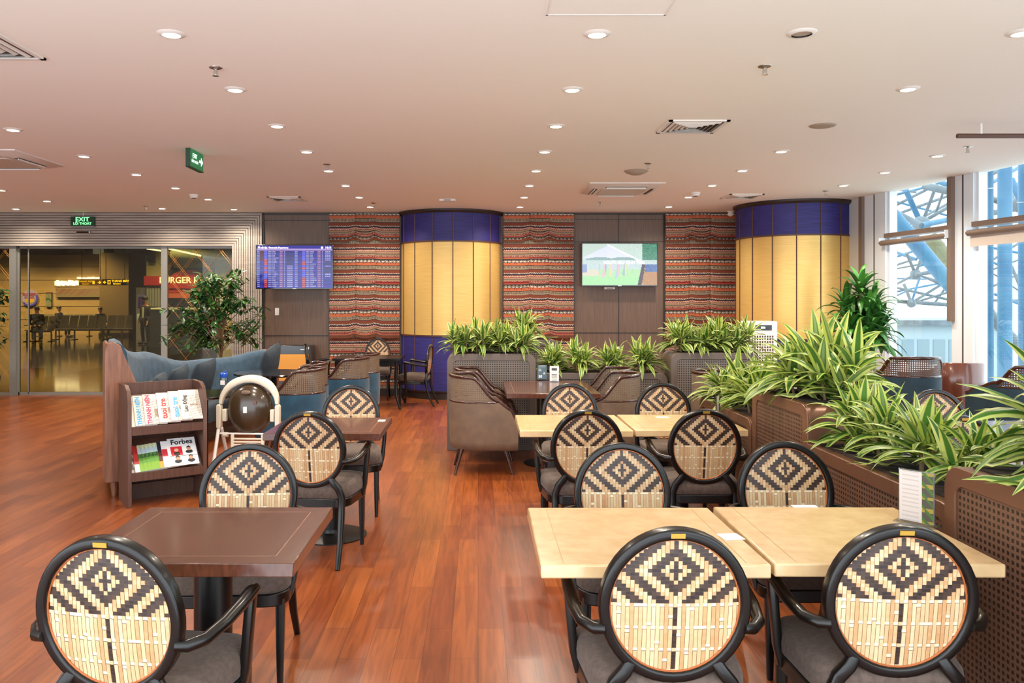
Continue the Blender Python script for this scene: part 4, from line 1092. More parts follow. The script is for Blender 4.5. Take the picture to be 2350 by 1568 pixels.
# ------------------------------------------------------------------ small things on tables
bx, by = -2.27, 7.20
t = thing('water_bottle', 'clear water bottle with a blue cap on the round black table', 'bottle', (bx, by, .75))
MB().lathe([(.033, 0), (.035, .01), (.035, .06), (.031, .085), (.035, .11), (.035, .155), (.030, .17)], 20).build('bottle_body', 'clear_plastic', t)
MB().lathe([(.034, .165), (.036, .17), (.036, .195), (.028, .205), (.0, .207)], 20).build('cap', 'blue_cap', t); MB().rod((-.005, 0, .2), (.02, 0, .222), .007, 8).build('spout', 'blue_cap', t)
MB().box(-.02, .02, -.0362, -.035, .10, .14).build('mark', 'white_plastic', t)
def menu(x, y, z, w, h, rz, label, paint, txt=None, grp=None):
    t = thing('menu_stand', label, 'menu stand', (x, y, z), rz, grp)
    MB().box(-w/2-.01, w/2+.01, -.03, .03, 0, .006).build('foot', 'clear_plastic', t)
    MB().box(-w/2, w/2, -.004, .004, .006, h).build('holder', 'clear_plastic', t); nx, nz = 24, 36
    MB().grid(nx, nz, lambda u, v: (-w/2+.003+u*(w-.006), -.0048, .010+v*(h-.014)), lambda i, j: paint((i+.5)/nx, (j+.5)/nz)).build('front_print', 'print', t, smooth=False, fixn=False)
    MB().grid(nx, nz, lambda u, v: (w/2-.003-u*(w-.006), .0048, .010+v*(h-.014)), lambda i, j: paint((i+.5)/nx, (j+.5)/nz)).build('back_print', 'print', t, smooth=False, fixn=False)
    if txt: text(txt[0], txt[1], 'ink_white', t, (txt[2], -.0056, txt[3]), (pi/2, 0, 0), name='print_text')
    return t
slate = lin('#5a6f7c'); pale = lin('#c3ccd0'); wht = lin('#e8e6e2')
def slatep(u, v):
    if .12 < u < .42 and .58 < v < .76: return pale if (int(u*24) % 4 and int(v*30) % 4) else slate
    if (u-.72)**2+((v-.42)*1.4)**2 < .012: return pale
    if v > .85 and .15 < u < .85 and int(v*40) % 2: return mixc(slate, pale, .5)
    return slate
menu(*at(1244, 873, .75), .75, .105, .165, R(4), 'slate blue menu card standing on the long dark table', slatep, ('30', .04, -.02, .04), 'menu stands')
x_, y_ = at(1262, 866, .75); menu(x_, 8.42, .75, .10, .17, R(-8), 'white menu card just behind the slate blue one', lambda u, v: lin('#4a4a48') if .2 < u < .8 and (.7 < v < .85 or (v < .5 and int(v*30) % 3 == 0)) else wht, None, 'menu stands')
def greenp(u, v): return (lin('#3f6a2c') if (int(v*13+u*9)) % 3 == 1 else lin('#4a4640') if int(v*17) % 4 else lin('#9a8a3a')) if u > .66 else (lin('#cfc9c6') if int(v*34) % 3 or u > .6 or u < .08 else lin('#bdb6b3'))
menu(1.665, 3.06, .75, .13, .205, R(-52), 'white and green menu stand at the corner of the nearer right tan table', greenp, None, 'menu stands')
menu(1.735, 5.83, .75, .10, .165, R(58), 'narrow white menu stand on the farther right tan table', greenp, None, 'menu stands')
menu(1.83, 10.75, .75, .12, .24, 0, 'white menu stand on the round table behind the low planter', lambda u, v: wht if int(v*20) % 4 else lin('#55524e'), None, 'menu stands')
menu(2.88, 7.38, .75, .13, .19, R(5), 'pale menu stand showing behind the striped plants at the right planter', lambda u, v: slate if .2 < u < .8 and .5 < v < .8 else wht, None, 'menu stands')
menu(3.72, 5.1, .75, .12, .16, R(10), 'white menu stand on the wood table at the right edge', greenp, None, 'menu stands')
def card(px, py, w, d, rz, label):
    x, y = at(px, py, .75); o = MB().box(-w/2, w/2, -d/2, d/2, 0, .002).build('paper_card', 'paper', None, (x, y, .7505), rz, smooth=False); tag(o, label, 'card', 'paper cards on tables')
card(1677, 1233, .075, .075, R(8), 'white paper card beside the gap of the nearer tan tables')
card(1846, 1163, .10, .035, R(0), 'white paper card at the far edge of the nearer right tan table')
card(876, 966, .05, .07, R(0), 'small white paper card on the second dark wood table')
card(1520, 958, .09, .05, 0, 'white paper card at the far edge of the farther right tan table')
# mirror fronted air unit and white tower by the wall
t = thing('console_heater', 'black console unit with a bronze mirror front against the dark wall', 'heater', ((669-CX)*13.3/F, 13.3, 0))
MB().box(-.34, .34, -.06, .26, 0, .86).build('casing', 'black_gloss', t, bevel=.008)
MB().box(-.30, .30, -.072, -.06, .28, .72).build('mirror_front', 'bronze_mirror', t, bevel=.002)
MB().box(.16, .26, -.062, -.059, .79, .80).build('maker_mark', 'chrome', t); MB().box(.29, .30, -.064, -.06, .80, .84).build('indicator', 'paper', t)
t = thing('floor_air_conditioner', 'white standing air conditioner tower beside the right gold column', 'air conditioner', (3.83, 11.0, 0))
MB().box(-.20, .20, -.16, .16, 0, 1.32).build('casing', 'white_plastic', t, bevel=.02); g_ = MB()
for i in range(9):
    for j in range(10): g_.box(-.15+i*.034, -.15+i*.034+.02, -.163, -.158, .78+j*.036, .78+j*.036+.024)
g_.build('air_grille', 'grille_dark', t, smooth=False); MB().box(-.10, .12, -.166, -.158, 1.20, 1.27).build('control_panel', 'black_gloss', t)
MB().box(-.03, .03, -.170, -.165, 1.22, 1.25).build('display', 'chrome', t)

# ------------------------------------------------------------------ planters
def planter(label, x0, x1, y0, y1, h, axis):
    pm, cm = ('planter_metal', 'cane_panel') if axis == 'x' else ('planter_copper', 'cane_copper')
    """axis 'x': long faces look along y; axis 'y': long faces look along x"""
    L, D = (x1-x0, y1-y0) if axis == 'x' else (y1-y0, x1-x0)
    t = thing('planter_box', label, 'planter', ((x0+x1)/2, (y0+y1)/2, 0), 0 if axis == 'x' else pi/2, 'cane panel planter boxes')
    r = .085; outer = rrect(L, h, r, 6, (1, 1, .012, .012), 0, h/2)
    MB().prism(outer, -D/2+.012, D/2-.012, 'y').build('casing', pm, t, bevel=.003)
    m = .07; iw, ih = L-2*m, h-2*m
    for s in (-1, 1):
        inner = rrect(iw, ih, .045, 6, (1, 1, .03, .03), 0, h/2); n = len(outer); nI = len(inner)
        fr = MB(); ys = (s*(D/2-.012), s*D/2); vs = [(x, y, z) for y in ys for x, z in outer]+[(x, y, z) for y in ys for x, z in inner]
        fs = []
        for q in range(n):
            q2 = (q+1) % n
            fs += [(n+q, n+q2, 3*n+q2, 3*n+q), (q, q2, n+q2, n+q), (2*n+q, 2*n+q2, 3*n+q2, 3*n+q)]
        fr.add(vs, fs); fr.build('panel_frame', pm, t, bevel=.004, bseg=1)
        p = MB(); yy = s*(D/2-.009); i0 = len(p.v); p.add([(x, yy, z) for x, z in rrect(iw, ih, .045, 6, (1, 1, .03, .03), 0, h/2)], [tuple(range(nI))])
        for q in range(nI): p.uv[q] = (p.v[q][0], p.v[q][2])
        p.build('cane_panel', cm, t, smooth=False)
    MB().box(-L/2+.10, L/2-.10, -D/2+.05, D/2-.05, h-.03, h+.006).build('soil', 'soil', t, smooth=False)
    return t
planter('grey cane-panel planter box left of the long dark table', -.33, .615, 8.60, 9.05, 1.03, 'x')
planter('low grey cane-panel planter box between the two taller grey ones', .66, 2.04, 8.66, 9.08, .82, 'x')
planter('grey cane-panel planter box in front of the right gold column', 2.06, 3.0, 8.60, 9.05, 1.04, 'x')
planter('low brown planter box farthest along the right partition', 1.88, 2.30, 5.56, 6.85, .78, 'y')
planter('tall brown planter box in the middle of the right partition', 1.88, 2.34, 4.60, 5.53, 1.0, 'y')
planter('low brown cane-panel planter box beside the nearer right tan table', 1.84, 2.28, 3.12, 4.57, .80, 'y')
planter('tall brown cane-panel planter box at the right edge, nearest the camera', 1.78, 2.30, 1.75, 3.08, .98, 'y')
planter('tall grey planter box behind the right side, mostly hidden by leaves', 2.75, 3.3, 6.55, 6.95, .92, 'x')

LIME, LIME2, GRN, MIDG, PALEG = lin('#b4c450'), lin('#d2d683'), lin('#33601e'), lin('#4f7d2e'), lin('#93a568')
def leaf(m, base, az, el, L, w, droop, cols, seg=8, fold=.35, twist=0, width=None, block=None):
    p = Vector(base); d = Vector((cos(az)*cos(el), sin(az)*cos(el), sin(el))); rows_ = []
    side = Vector((-sin(az), cos(az), 0)); ncol = len(cols)
    for i in range(seg+1):
        f = i/seg
        ww = w*(width(f) if width else (sin(pi*min(1, .12+f*.88)**.75)**.8 if f < 1 else 0.02))
        sd = (side*cos(twist*f)+d.cross(side)*sin(twist*f)); nrm = sd.cross(d).normalized()
        rows_.append([(p+sd*ww*.5*a+nrm*(-1)*abs(a)*ww*fold*-.5, c) for a, c in cols])
        p = p+d*(L/seg); d = (d+Vector((0, 0, -1))*droop*(.35+1.3*f)/seg).normalized()
        if block and block(p):
            p.z = .018; d = Vector((d.x, d.y, max(d.z, .02))).normalized()
    n0 = len(m.v)
    for r in rows_:
        for q, c in r: m.vc[len(m.v)] = c; m.v.append(tuple(q))
    for i in range(seg):
        for q in range(ncol-1):
            a = n0+i*ncol+q; m.f.append((a, a+1, a+ncol+1, a+ncol)); m.fm.append(0); m.fc.append(None)
BOXES = {}
def make_striped(label, x, y, z, seed, nst, R0, Lf, wf, box, scale=1.0):
    rnd = random.Random(seed); m = MB(); st = MB(); Lf *= scale; x0, x1, y0, y1 = box
    def block(p):                       # leaves rest on the box instead of passing through it
        return x0-.015 < p.x+x < x1+.015 and y0-.015 < p.y+y < y1+.015 and p.z < .015
    for s in range(nst):
        a0 = rnd.uniform(0, 6.28); rr = R0*math.sqrt(rnd.random()); bx_, by_ = rr*cos(a0), rr*sin(a0); hgt = rnd.uniform(.04, .20)*(Lf/.3)
        top = Vector((bx_*1.3, by_*1.3, hgt)); st.rod((bx_, by_, -.004), top, .008, 6)
        nl = rnd.randint(15, 20)
        for k in range(nl):
            f = k/nl; az = k*2.4+rnd.uniform(-.25, .25); el = R(lerp(0, 80, f**1.1))+rnd.uniform(-.12, .12)
            L = Lf*lerp(1.08, .66, f)*rnd.uniform(.8, 1.15); tone = rnd.uniform(-.35, .35)
            e = mixc(LIME, LIME2, rnd.random()); g_ = mixc(GRN, MIDG, rnd.random()); c_ = mixc(PALEG, g_, rnd.random()) if rnd.random() < .55 else g_
            e = mixc(e, MIDG, (1-f)*.7*rnd.random()); e = tuple(q*(1+tone*.3) for q in e)
            leaf(m, top*(.3+.7*f)+Vector((0, 0, .02)), az, el, L, wf*scale*rnd.uniform(.75, 1.15), rnd.uniform(1.0, 2.1)*lerp(1.25, .7, f), [(-1, e), (-.55, e), (-.42, g_), (-.12, c_), (.12, c_), (.42, g_), (.55, e), (1, e)], 8, .3, rnd.uniform(-.7, .7), block=block)
    t = thing('striped_plant', label, 'plant', (x, y, z), 0, 'striped leaf plants in the planters'); m.build('foliage', 'striped_leaf', t, angle=80, fixn=False); st.build('stem', 'stem_brown', t); return t
def rowp(spots, labels, z, big, seed, box, sc_=1.0):
    rnd = random.Random(seed)
    for k, (x, y) in enumerate(spots):
        f = sc_*rnd.uniform(.94, 1.08)
        if big: make_striped(labels[k], x, y, z, seed*17+k, 4, .10, .36, .068, box, f)
        else: make_striped(labels[k], x, y, z, seed*17+k, 5, .085, .285, .050, box, f)
def seqlab(n, where, first='leftmost'):
    o = [first, 'second', 'third', 'fourth', 'fifth', 'sixth']; return ['yellow striped leafy plant, %s %s' % (o[k], where) for k in range(n)]
rowp([(-.19, 8.80), (.05, 8.77), (.27, 8.82), (.47, 8.78)], seqlab(4, 'along the left grey planter'), 1.036, 0, 1, (-.33, .615, 8.60, 9.05))
rowp([(.60, 9.6)], ['yellow striped plant rising behind the left grey planter'], 1.146, 0, 2, (.25, .95, 9.4, 9.8), 1.1)
planter('grey planter box standing behind the left grey one', .25, .95, 9.4, 9.8, 1.14, 'x')
rowp([(.83, 8.84), (1.14, 8.82), (1.47, 8.85), (1.80, 8.83)], seqlab(4, 'along the low grey planter'), .826, 0, 3, (.66, 2.04, 8.66, 9.08))
rowp([(2.20, 8.80), (2.42, 8.78), (2.64, 8.82), (2.86, 8.78)], seqlab(4, 'along the right grey planter'), 1.046, 0, 4, (2.06, 3.0, 8.60, 9.05), 1.12)
rowp([(2.06, 6.60), (2.10, 6.25), (2.05, 5.85)], seqlab(3, 'in the far low brown planter', 'farthest'), .786, 0, 5, (1.88, 2.30, 5.56, 6.85), 1.15)
rowp([(2.12, 5.33), (2.06, 5.08), (2.13, 4.80)], seqlab(3, 'in the tall middle brown planter', 'farthest'), 1.006, 1, 6, (1.88, 2.34, 4.60, 5.53), 1.10)
rowp([(2.05, 4.34), (2.10, 4.05), (2.04, 3.72), (2.09, 3.40)], seqlab(4, 'in the low brown planter by the tan table', 'farthest'), .806, 1, 7, (1.84, 2.28, 3.12, 4.57), .84)
rowp([(2.12, 2.82), (2.10, 2.45), (2.06, 2.05)], seqlab(3, 'in the nearest tall planter at the right edge', 'farthest'), .986, 1, 8, (1.78, 2.30, 1.75, 3.08), 1.22)
rowp([(2.88, 6.75), (3.12, 6.75)], seqlab(2, 'in the hidden planter beyond the partition'), .926, 0, 9, (2.75, 3.3, 6.55, 6.95))

# ------------------------------------------------------------------ tall dracaena by the window
GD = [lin('#28571f'), lin('#3a7029'), lin('#4c8a36'), lin('#1f4a1a')]
dx, dy = 4.93, 10.35
t = thing('tall_dracaena', 'tall green broad-leaved plant in front of the window by the right column', 'plant', (dx, dy, 0)); rnd = random.Random(8); m = MB(); st = MB()
heads = [(-.02, 0, 1.72), (.16, .05, 1.50), (-.18, .06, 1.48), (.05, -.12, 1.42), (.20, -.08, 1.24), (-.20, -.10, 1.22), (0, .10, 1.30), (.0, -.16, 1.15)]
for hx_, hy_, hz in heads:
    st.tube([(hx_*.35, hy_*.35, .35), (hx_*.5, hy_*.5, .8), (hx_, hy_, hz)], .014, 7)
    for k in range(30):
        f = k/30; az = k*2.4+rnd.uniform(-.3, .3); el = R(lerp(-25, 80, f)); c = rnd.choice(GD); c2 = mixc(c, rnd.choice(GD), .5)
        leaf(m, (hx_, hy_, hz-.16+.26*f), az, el, rnd.uniform(.32, .50)*lerp(1, .8, f), .082, rnd.uniform(1.5, 2.6), [(-1, c), (-.5, c2), (0, mixc(c, GD[2], .5)), (.5, c2), (1, c)], 8, .25, rnd.uniform(-.4, .4))
m.build('foliage', 'green_leaf', t, angle=80, fixn=False); st.build('stem', 'stem_brown', t)
for q in range(9): a = q*.7; MB().rod((.10*cos(a), .10*sin(a), .42), (.13*cos(a), .13*sin(a), rnd.uniform(.95, 1.1)), .010, 6).build('cane_stem', M('cane_tan', '#b99468', .7), t)
MB().lathe([(.14, 0), (.19, .42), (.20, .44), (.18, .44), (.17, .40), (0, .40)], 28).build('pot', 'pot_brown', t)
# ficus behind the sofa
fx, fy = -3.95, 12.35
t = thing('leafy_ficus', 'bushy dark green leafy tree behind the curved sofa', 'plant', (fx, fy, 0)); t.scale = (1.18, 1.0, 1.02); rnd = random.Random(5); m = MB(); st = MB()
GF = [lin('#16351a'), lin('#24492a'), lin('#2f5a2a'), lin('#4a7a36'), lin('#123016')]
st.tube([(0, 0, .3), (.02, 0, .9), (-.03, .02, 1.3)], .028, 8)
for k in range(62):
    a = rnd.uniform(0, 6.28); zc_ = rnd.uniform(.72, 1.92)
    rad = .60*math.sqrt(max(.05, 1-((zc_-1.15)/.95)**2))*(1 if zc_ < 1.5 else .8)
    ex, ey, ez = rad*cos(a)*rnd.uniform(.65, 1), rad*sin(a)*rnd.uniform(.5, .8), zc_
    if rnd.random() < .2: ex -= .18
    o = Vector((0, 0, rnd.uniform(.7, 1.4))); e = Vector((ex, ey, ez+.1)); mid_ = (o+e)/2+Vector((0, 0, .12)); st.tube([o, mid_, e], .006, 5)
    dirn = (e-mid_).normalized()
    for s in range(5):
        f = s/4; pt = mid_.lerp(e, f*.9+.1)
        for q in range(5):
            az = rnd.uniform(0, 6.28); c = rnd.choice(GF if ez < 1.5 else GF[1:4]); hi = mixc(c, GF[3], .3)
            leaf(m, pt+Vector((rnd.uniform(-.05, .05), rnd.uniform(-.05, .05), rnd.uniform(-.05, .03))), az, R(rnd.uniform(-55, 30)), rnd.uniform(.09, .15), .046, 1.0, [(-1, c), (0, hi), (1, c)], 4, .3, 0, lambda f: sin(pi*min(1, f*.95+.05))**.7 if f < 1 else .02)
m.build('foliage', 'green_leaf', t, angle=80, fixn=False); st.build('branches', 'stem_brown', t)
MB().lathe([(.16, 0), (.22, .34), (.23, .38), (.20, .38), (.19, .34), (0, .33)], 28).build('pot', 'pot_brown', t)
# second ficus by the left fixed pane
t = thing('potted_shrub', 'dark leafy shrub half cut by the left edge, before the lattice pane', 'plant', (-7.95, 13.0, 0)); m = MB(); st = MB(); st.tube([(0, 0, .3), (0, 0, 1.5)], .02, 7)
for k in range(26):
    a = rnd.uniform(0, 6.28); z = rnd.uniform(.8, 1.8); o = Vector((0, 0, z-.15)); e = Vector((.30*cos(a), .25*sin(a), z)); st.tube([o, e], .005, 5)
    for q in range(16):
        pt = o.lerp(e, rnd.uniform(.3, 1.1)); c = rnd.choice(GF)
        leaf(m, pt, rnd.uniform(0, 6.28), R(rnd.uniform(-50, 30)), rnd.uniform(.09, .14), .045, 1.0, [(-1, c), (0, c), (1, c)], 4, .3, 0, lambda f: sin(pi*min(1, f*.95+.05))**.7 if f < 1 else .02)
m.build('foliage', 'green_leaf', t, angle=80, fixn=False); st.build('branches', 'stem_brown', t)
MB().lathe([(.16, 0), (.22, .34), (.23, .38), (.20, .38), (.19, .34), (0, .33)], 28).build('pot', 'pot_brown', t)

# ------------------------------------------------------------------ outside the windows
struct(MB().box(5, 140, -40, 160, -5.2, -5).build('ground_outside', 'apron', smooth=False))
def cr(x, y): return 1990+x*.3762, 370+y*.3762
tr = thing('canopy_truss', 'pale grey steel space frame canopy outside the windows', 'truss', (10, 20, 3)); rnd = random.Random(2)
def strut(par, a, b, Y, r, mat, name='strut', Y2=None):
    pa, pb = onY(*cr(*a), Y), onY(*cr(*b), Y2 or Y)
    o = MB().rod(pa-par.location, pb-par.location, r, 10).build(name, mat, par); return o
LN = [((235,175),(330,385),19,.085),((415,165),(335,380),19,.05),((150,300),(330,392),18,.08),((528,350),(330,392),18,.08),((465,185),(412,335),20,.04),((528,262),(335,372),20,.06),
      ((150,212),(430,140),24,.05),((150,282),(410,150),22,.05),((150,335),(528,200),22,.05),((150,240),(528,342),24,.04),((225,405),(528,240),23,.05),((345,150),(528,190),19,.11),((400,110),(528,160),20,.08),((150,170),(300,190),24,.04),
      ((240,560),(295,690),24,.06),((332,590),(295,690),24,.05),((160,640),(528,520),26,.05),((295,690),(420,680),24,.06),((160,590),(400,510),26,.05),((295,690),(160,760),25,.05),((290,690),(528,760),25,.05),((160,550),(300,600),25,.06),((160,660),(528,590),27,.04),
      ((225,750),(270,865),28,.07),((320,710),(270,865),28,.05),((150,852),(540,880),28,.09),((270,865),(470,742),28,.06),((160,800),(470,740),30,.05),((150,765),(540,855),29,.06),((270,868),(528,790),29,.05),((160,830),(270,780),30,.04),((412,865),(480,770),30,.05),((330,700),(540,790),28,.05),((160,715),(360,720),30,.04),
      ((360,500),(295,690),24,.05),((470,500),(350,640),26,.04),((528,560),(300,650),26,.04),((528,640),(300,690),26,.05),
      ((765,75),(957,-20),19,.07),((765,130),(957,20),20,.06),((705,215),(870,265),18,.09),((770,315),(945,285),18,.08),((877,110),(945,255),17,.09),((945,265),(990,100),18,.06),((880,240),(957,60),21,.05),((765,240),(900,180),22,.04),((900,270),(1000,300),18,.08),((915,150),(990,120),22,.05),
      ((770,530),(925,560),24,.05),((770,600),(925,500),25,.05),((770,660),(930,600),26,.04),((775,620),(925,700),26,.05),((880,640),(930,760),24,.06),((775,760),(925,690),27,.05),((775,810),(925,870),28,.06),((775,850),(930,850),28,.06),((775,690),(925,790),28,.04)]
for i, (a, b, Y, r) in enumerate(LN): strut(tr, a, b, Y, r*.8, 'truss_grey' if i % 3 else 'truss_blue', Y2=Y+rnd.uniform(-.8, .8))
for a, Y, r in (((330, 388), 18.5, .2), ((295, 690), 24.3, .16), ((270, 866), 28, .16), ((942, 262), 17.6, .2)):
    MB().ell(onY(*cr(*a), Y)-tr.location, (r, r, r), 14, 10).build('node_ball', 'truss_grey', tr)
t = thing('steel_brace', 'large blue diagonal steel tube outside the left window', 'steel tube', (8, 15, 2)); strut(t, (90, 255), (640, 915), 15, .14, 'truss_blue', 'tube')
t = thing('steel_brace', 'olive diagonal steel tube outside, behind the blue one', 'steel tube', (8, 17, 2)); strut(t, (380, 465), (620, 780), 17, .16, 'truss_olive', 'tube')
t = thing('steel_brace', 'grey diagonal steel tube between the blue outdoor posts', 'steel tube', (8, 15, 0)); strut(t, (690, 870), (1000, 1215), 15, .11, 'truss_grey', 'tube')
for px, rr, Y, lb in ((2266, .09, 13.2, 'pale blue steel post outside the right window, leftmost of three'), (2306, .105, 12.8, 'bright blue steel post outside the right window, middle of three'), (2352, .10, 13.4, 'blue steel post outside at the right picture edge')):
    X = (px-CX)*Y/F; t = thing('steel_post', lb, 'steel post', (X, Y, -5)); MB().rod((0, 0, 0), (0, 0, 10.5), rr, 20).build('tube', 'truss_blue', t)
    MB().lathe([(rr+.03, 4.2), (rr+.03, 4.35)], 20).build('collar', 'truss_grey', t)
t = thing('terminal_building', 'pale distant building seen through the window glare', 'building', (36, 62, -5))
MB().box(-5, 4, 0, 8, 0, 4.7).build('wall', 'far_building', t, smooth=False); MB().box(-5.3, 4.3, -.6, 8, 4.7, 5.1).build('roof', 'truss_grey', t, smooth=False)
for k in range(7): MB().box(-4.6+k*1.2, -3.7+k*1.2, -.05, 0, .6, 3.6).build('window', M('far_glass', '#76898f', .3), t, smooth=False)
t = thing('parked_van', 'white vehicle far below outside the window', 'vehicle', (26.5, 50, -5), R(20))
MB().box(-2.4, 2.4, -1, 1, .4, 2.1).box(-2.4, 1.6, -1, 1, 2.1, 2.7).build('body', 'white_plastic', t, bevel=.15)
for sx in (-1.5, 1.5): MB().rod((sx, -1.02, .4), (sx, 1.02, .4), .4, 16).build('wheel', 'black_metal', t)
MB().box(-1.9, 1.2, -1.02, -1, 1.6, 2.3).build('side_window', 'black_gloss', t)

# ------------------------------------------------------------------ concourse behind the glass
def stc(m, name, mat): return struct(m.build(name, mat, smooth=False))
YB = 38.0
stc(MB().box(-34, -3.6, 13.8, 46, -.1, 0), 'floor_concourse', 'concourse_floor')
stc(MB().box(-34, -3.6, 13.75, 46, 5.2, 5.4), 'ceiling_concourse', 'concourse_ceiling')
stc(MB().box(-34, -15.7, YB, YB+.3, 0, 3.75), 'wall_concourse', 'concourse_wall')
stc(MB().box(-34, -3.6, 45.7, 46, 0, 5.2), 'wall_far', 'concourse_ceiling')
stc(MB().box(-34.2, -34, 13.75, 46, 0, 5.2), 'wall_outer', 'concourse_wall'); stc(MB().box(-3.6, -3.4, 13.75, 46, 0, 5.2), 'wall_inner', 'concourse_wall')
stc(MB().box(-34, -3.6, 13.72, 13.8, HCEIL, 5.2).box(-34, -9, 13.72, 13.8, 0, HCEIL), 'wall_front', 'concourse_ceiling')
t = thing('wall_pillar', 'tan square pillar beside the waiting area through the glass', 'pillar', (-16.2, 36.6, 0)); MB().box(-.75, .55, -.5, 1.3, 0, 3.75).build('shaft', 'concourse_pillar', t)
MB().box(-.78, .58, -.53, 1.3, 0, .15).build('base', 'dark_trim', t)
stc(MB().box(-34, -3.6, 40.2, 40.4, 3.6, 5.2), 'wall_upper', 'concourse_ceiling')
ld = MB()
for k in range(5): ld.box(-34, -15.8, YB-.012, YB, .62*k+.7, .62*k+.712)
stc(ld, 'trim_40', 'dark_trim')
def cpt(px, py, Y): v = onY(px, py, Y); return v
def flat(name, label, cat, px0, py0, px1, py1, Y, mat, d=.06, group=None, paint=None, n=(40, 24)):
    a, b2 = onY(px0, py1, Y), onY(px1, py0, Y); t = thing(name, label, cat, ((a.x+b2.x)/2, Y, a.z), 0, group); w, h = b2.x-a.x, b2.z-a.z
    MB().box(-w/2, w/2, 0, d, 0, h).build('body', mat, t, smooth=False)
    if paint: MB().grid(n[0], n[1], lambda u, v: (-w/2+u*w, -.004, v*h), lambda i, j: paint((i+.5)/n[0], (j+.5)/n[1])).build('lit_face', 'screen', t, smooth=False, fixn=False)
    return t, w, h
# door in the concourse wall
t, w, h = flat('service_door', 'ochre door in the tan wall beyond the glass', 'door', 238, 668, 270, 777, 37.9, 'concourse_pillar', .08)
MB().box(-w/2+.1, w/2-.1, -.01, 0, .1, h-.1).build('leaf', M('door_ochre', '#8a6d2c', .5), t); MB().box(-w/2+.2, -w/2+.38, -.02, -.01, 1.1, 1.5).build('notice', 'dark_trim', t)
# lit signs, some standing in for reflections in the glass
Ys = 30
t, w, h = flat('direction_sign', 'black hanging sign with yellow arrow and lift symbol beyond the glass', 'sign', 235, 641, 291, 655, Ys, 'sign_black', .12)
zz = h/2
text('THANG MÁY', .11, 'glow_yellow', t, (w*.24, -.012, zz+.04), (pi/2, 0, 0), bold=.003); text('Elevators', .075, 'glow_yellow', t, (w*.10, -.012, zz-.055), (pi/2, 0, 0), bold=.002)
MB().box(-.26, -.15, -.01, 0, zz-.075, zz+.075).build('lift_symbol', 'glow_yellow', t); MB().box(-.24, -.21, -.013, -.005, zz-.05, zz+.05).box(-.20, -.17, -.013, -.005, zz-.05, zz+.05).build('symbol_cutout', 'sign_black', t)
def arrow(t, x, z, s, d): MB().box(x-.06*s, x+.05*s, -.01, 0, z-.012, z+.012).prism([(x-d*.0, z+.06*s), (x+d*.07*s, z), (x, z-.06*s), (x-d*.02, z-.045*s), (x+d*.04*s, z), (x-d*.02, z+.045*s)], -.01, 0, 'y').build('arrow', 'glow_yellow', t, smooth=False)
arrow(t, -.36, zz, 1, -1)
for sx in (-.35, .35): MB().rod((sx, .06, h), (sx, .06, 5.2-t.location.z), .012, 6).build('hanger_rod', 'black_metal', t)
t, w, h = flat('direction_sign', 'amber mirror image of the black hanging sign, built as a second sign', 'sign', 181, 642, 234, 655, Ys+.3, M('amber_reflection', '#6a4a08', .5, emit='#5a3c06', estr=.5), .12)  # reflection of the black sign in the glass doors, built as a solid sign
text('THANG MÁY', .10, 'glow_yellow', t, (-w*.20, -.012, h/2+.035), (pi/2, 0, 0)); text('Elevators', .07, 'glow_yellow', t, (-w*.20, -.012, h/2-.055), (pi/2, 0, 0)); arrow(t, .34, h/2, 1, 1); MB().box(.08, .16, -.01, 0, h/2-.06, h/2+.06).build('lift_symbol', 'glow_yellow', t)
for sx in (-.35, .35): MB().rod((sx, .06, h), (sx, .06, 5.2-t.location.z), .012, 6).build('hanger_rod', 'black_metal', t)
rnd = random.Random(9)
t = thing('lit_lettering', 'blurred white lettering reflected in the glass, built as glowing blocks', 'sign', (*onY(149, 650, 37.9),)); m = MB()  # lettering mirrored in the glass, set on the wall as glowing blocks
for k in range(13): x = -.46+k*.07; m.box(x, x+.05, -.05, .1, -.13+rnd.uniform(0, .05), .10+rnd.uniform(-.04, .05))
m.box(.50, .55, -.05, .1, -.1, .12).box(.58, .63, -.05, .1, -.1, .12); m.build('letters', 'glow_white', t, smooth=False)
t = thing('lit_lettering', 'thin row of glowing white letters above the yellow arrow signs', 'sign', (*onY(205, 638.5, 37.9),)); m = MB()
for k in range(16): x = -.56+k*.073; m.box(x, x+.05, -.05, .1, -.03, rnd.uniform(.02, .06))
m.build('letters', 'glow_white', t, smooth=False)
def menub(u, v):
    n = ((int(u*23)*7+int(v*5)*13) % 10)/10; c = mixc(lin('#a86a50'), lin('#c9a27a'), n); c = mixc(c, lin('#c9a48a'), u*.6); return tuple(x*1.0 for x in (c if v > .25+.1*sin(u*9) else mixc(c, lin('#b0a07a'), .7)))
flat('menu_board_reflection', 'long strip of orange and cream menu pictures reflected in the glass', 'reflection', 128, 663, 237, 682, 37.88, 'sign_black', .1, None, menub, (70, 10))  # menu boards mirrored in the glass, built as a glowing panel
def posterc(u, v): return tuple(x*.6 for x in (lin('#b04a40') if v > .9 else lin('#5a9a4a') if abs(v-.45-.1*sin(u*4)) < .07 else lin('#d8d0ae')))
flat('poster_reflection', 'narrow cream and green poster reflected in the glass', 'poster', 105, 671, 118, 704, 37.9, 'sign_black', .1, None, posterc, (12, 30))  # poster mirrored in the glass, built as a glowing panel on the wall
t = thing('round_logo_reflection', 'round logo reflected in the glass, with violet rim, yellow base and red lettering', 'sign', (*onY(68, 684, 37.92),), 0); m = MB()  # logo mirrored in the glass, built as a glowing disc
MB().prism([(.36*cos(a), .38*sin(a)) for a in [2*pi*k/32 for k in range(32)]], 0, .08, 'y').build('disc', M('logo_lilac', '#8a84b0', .5, emit='#8a84c0', estr=.45), t)
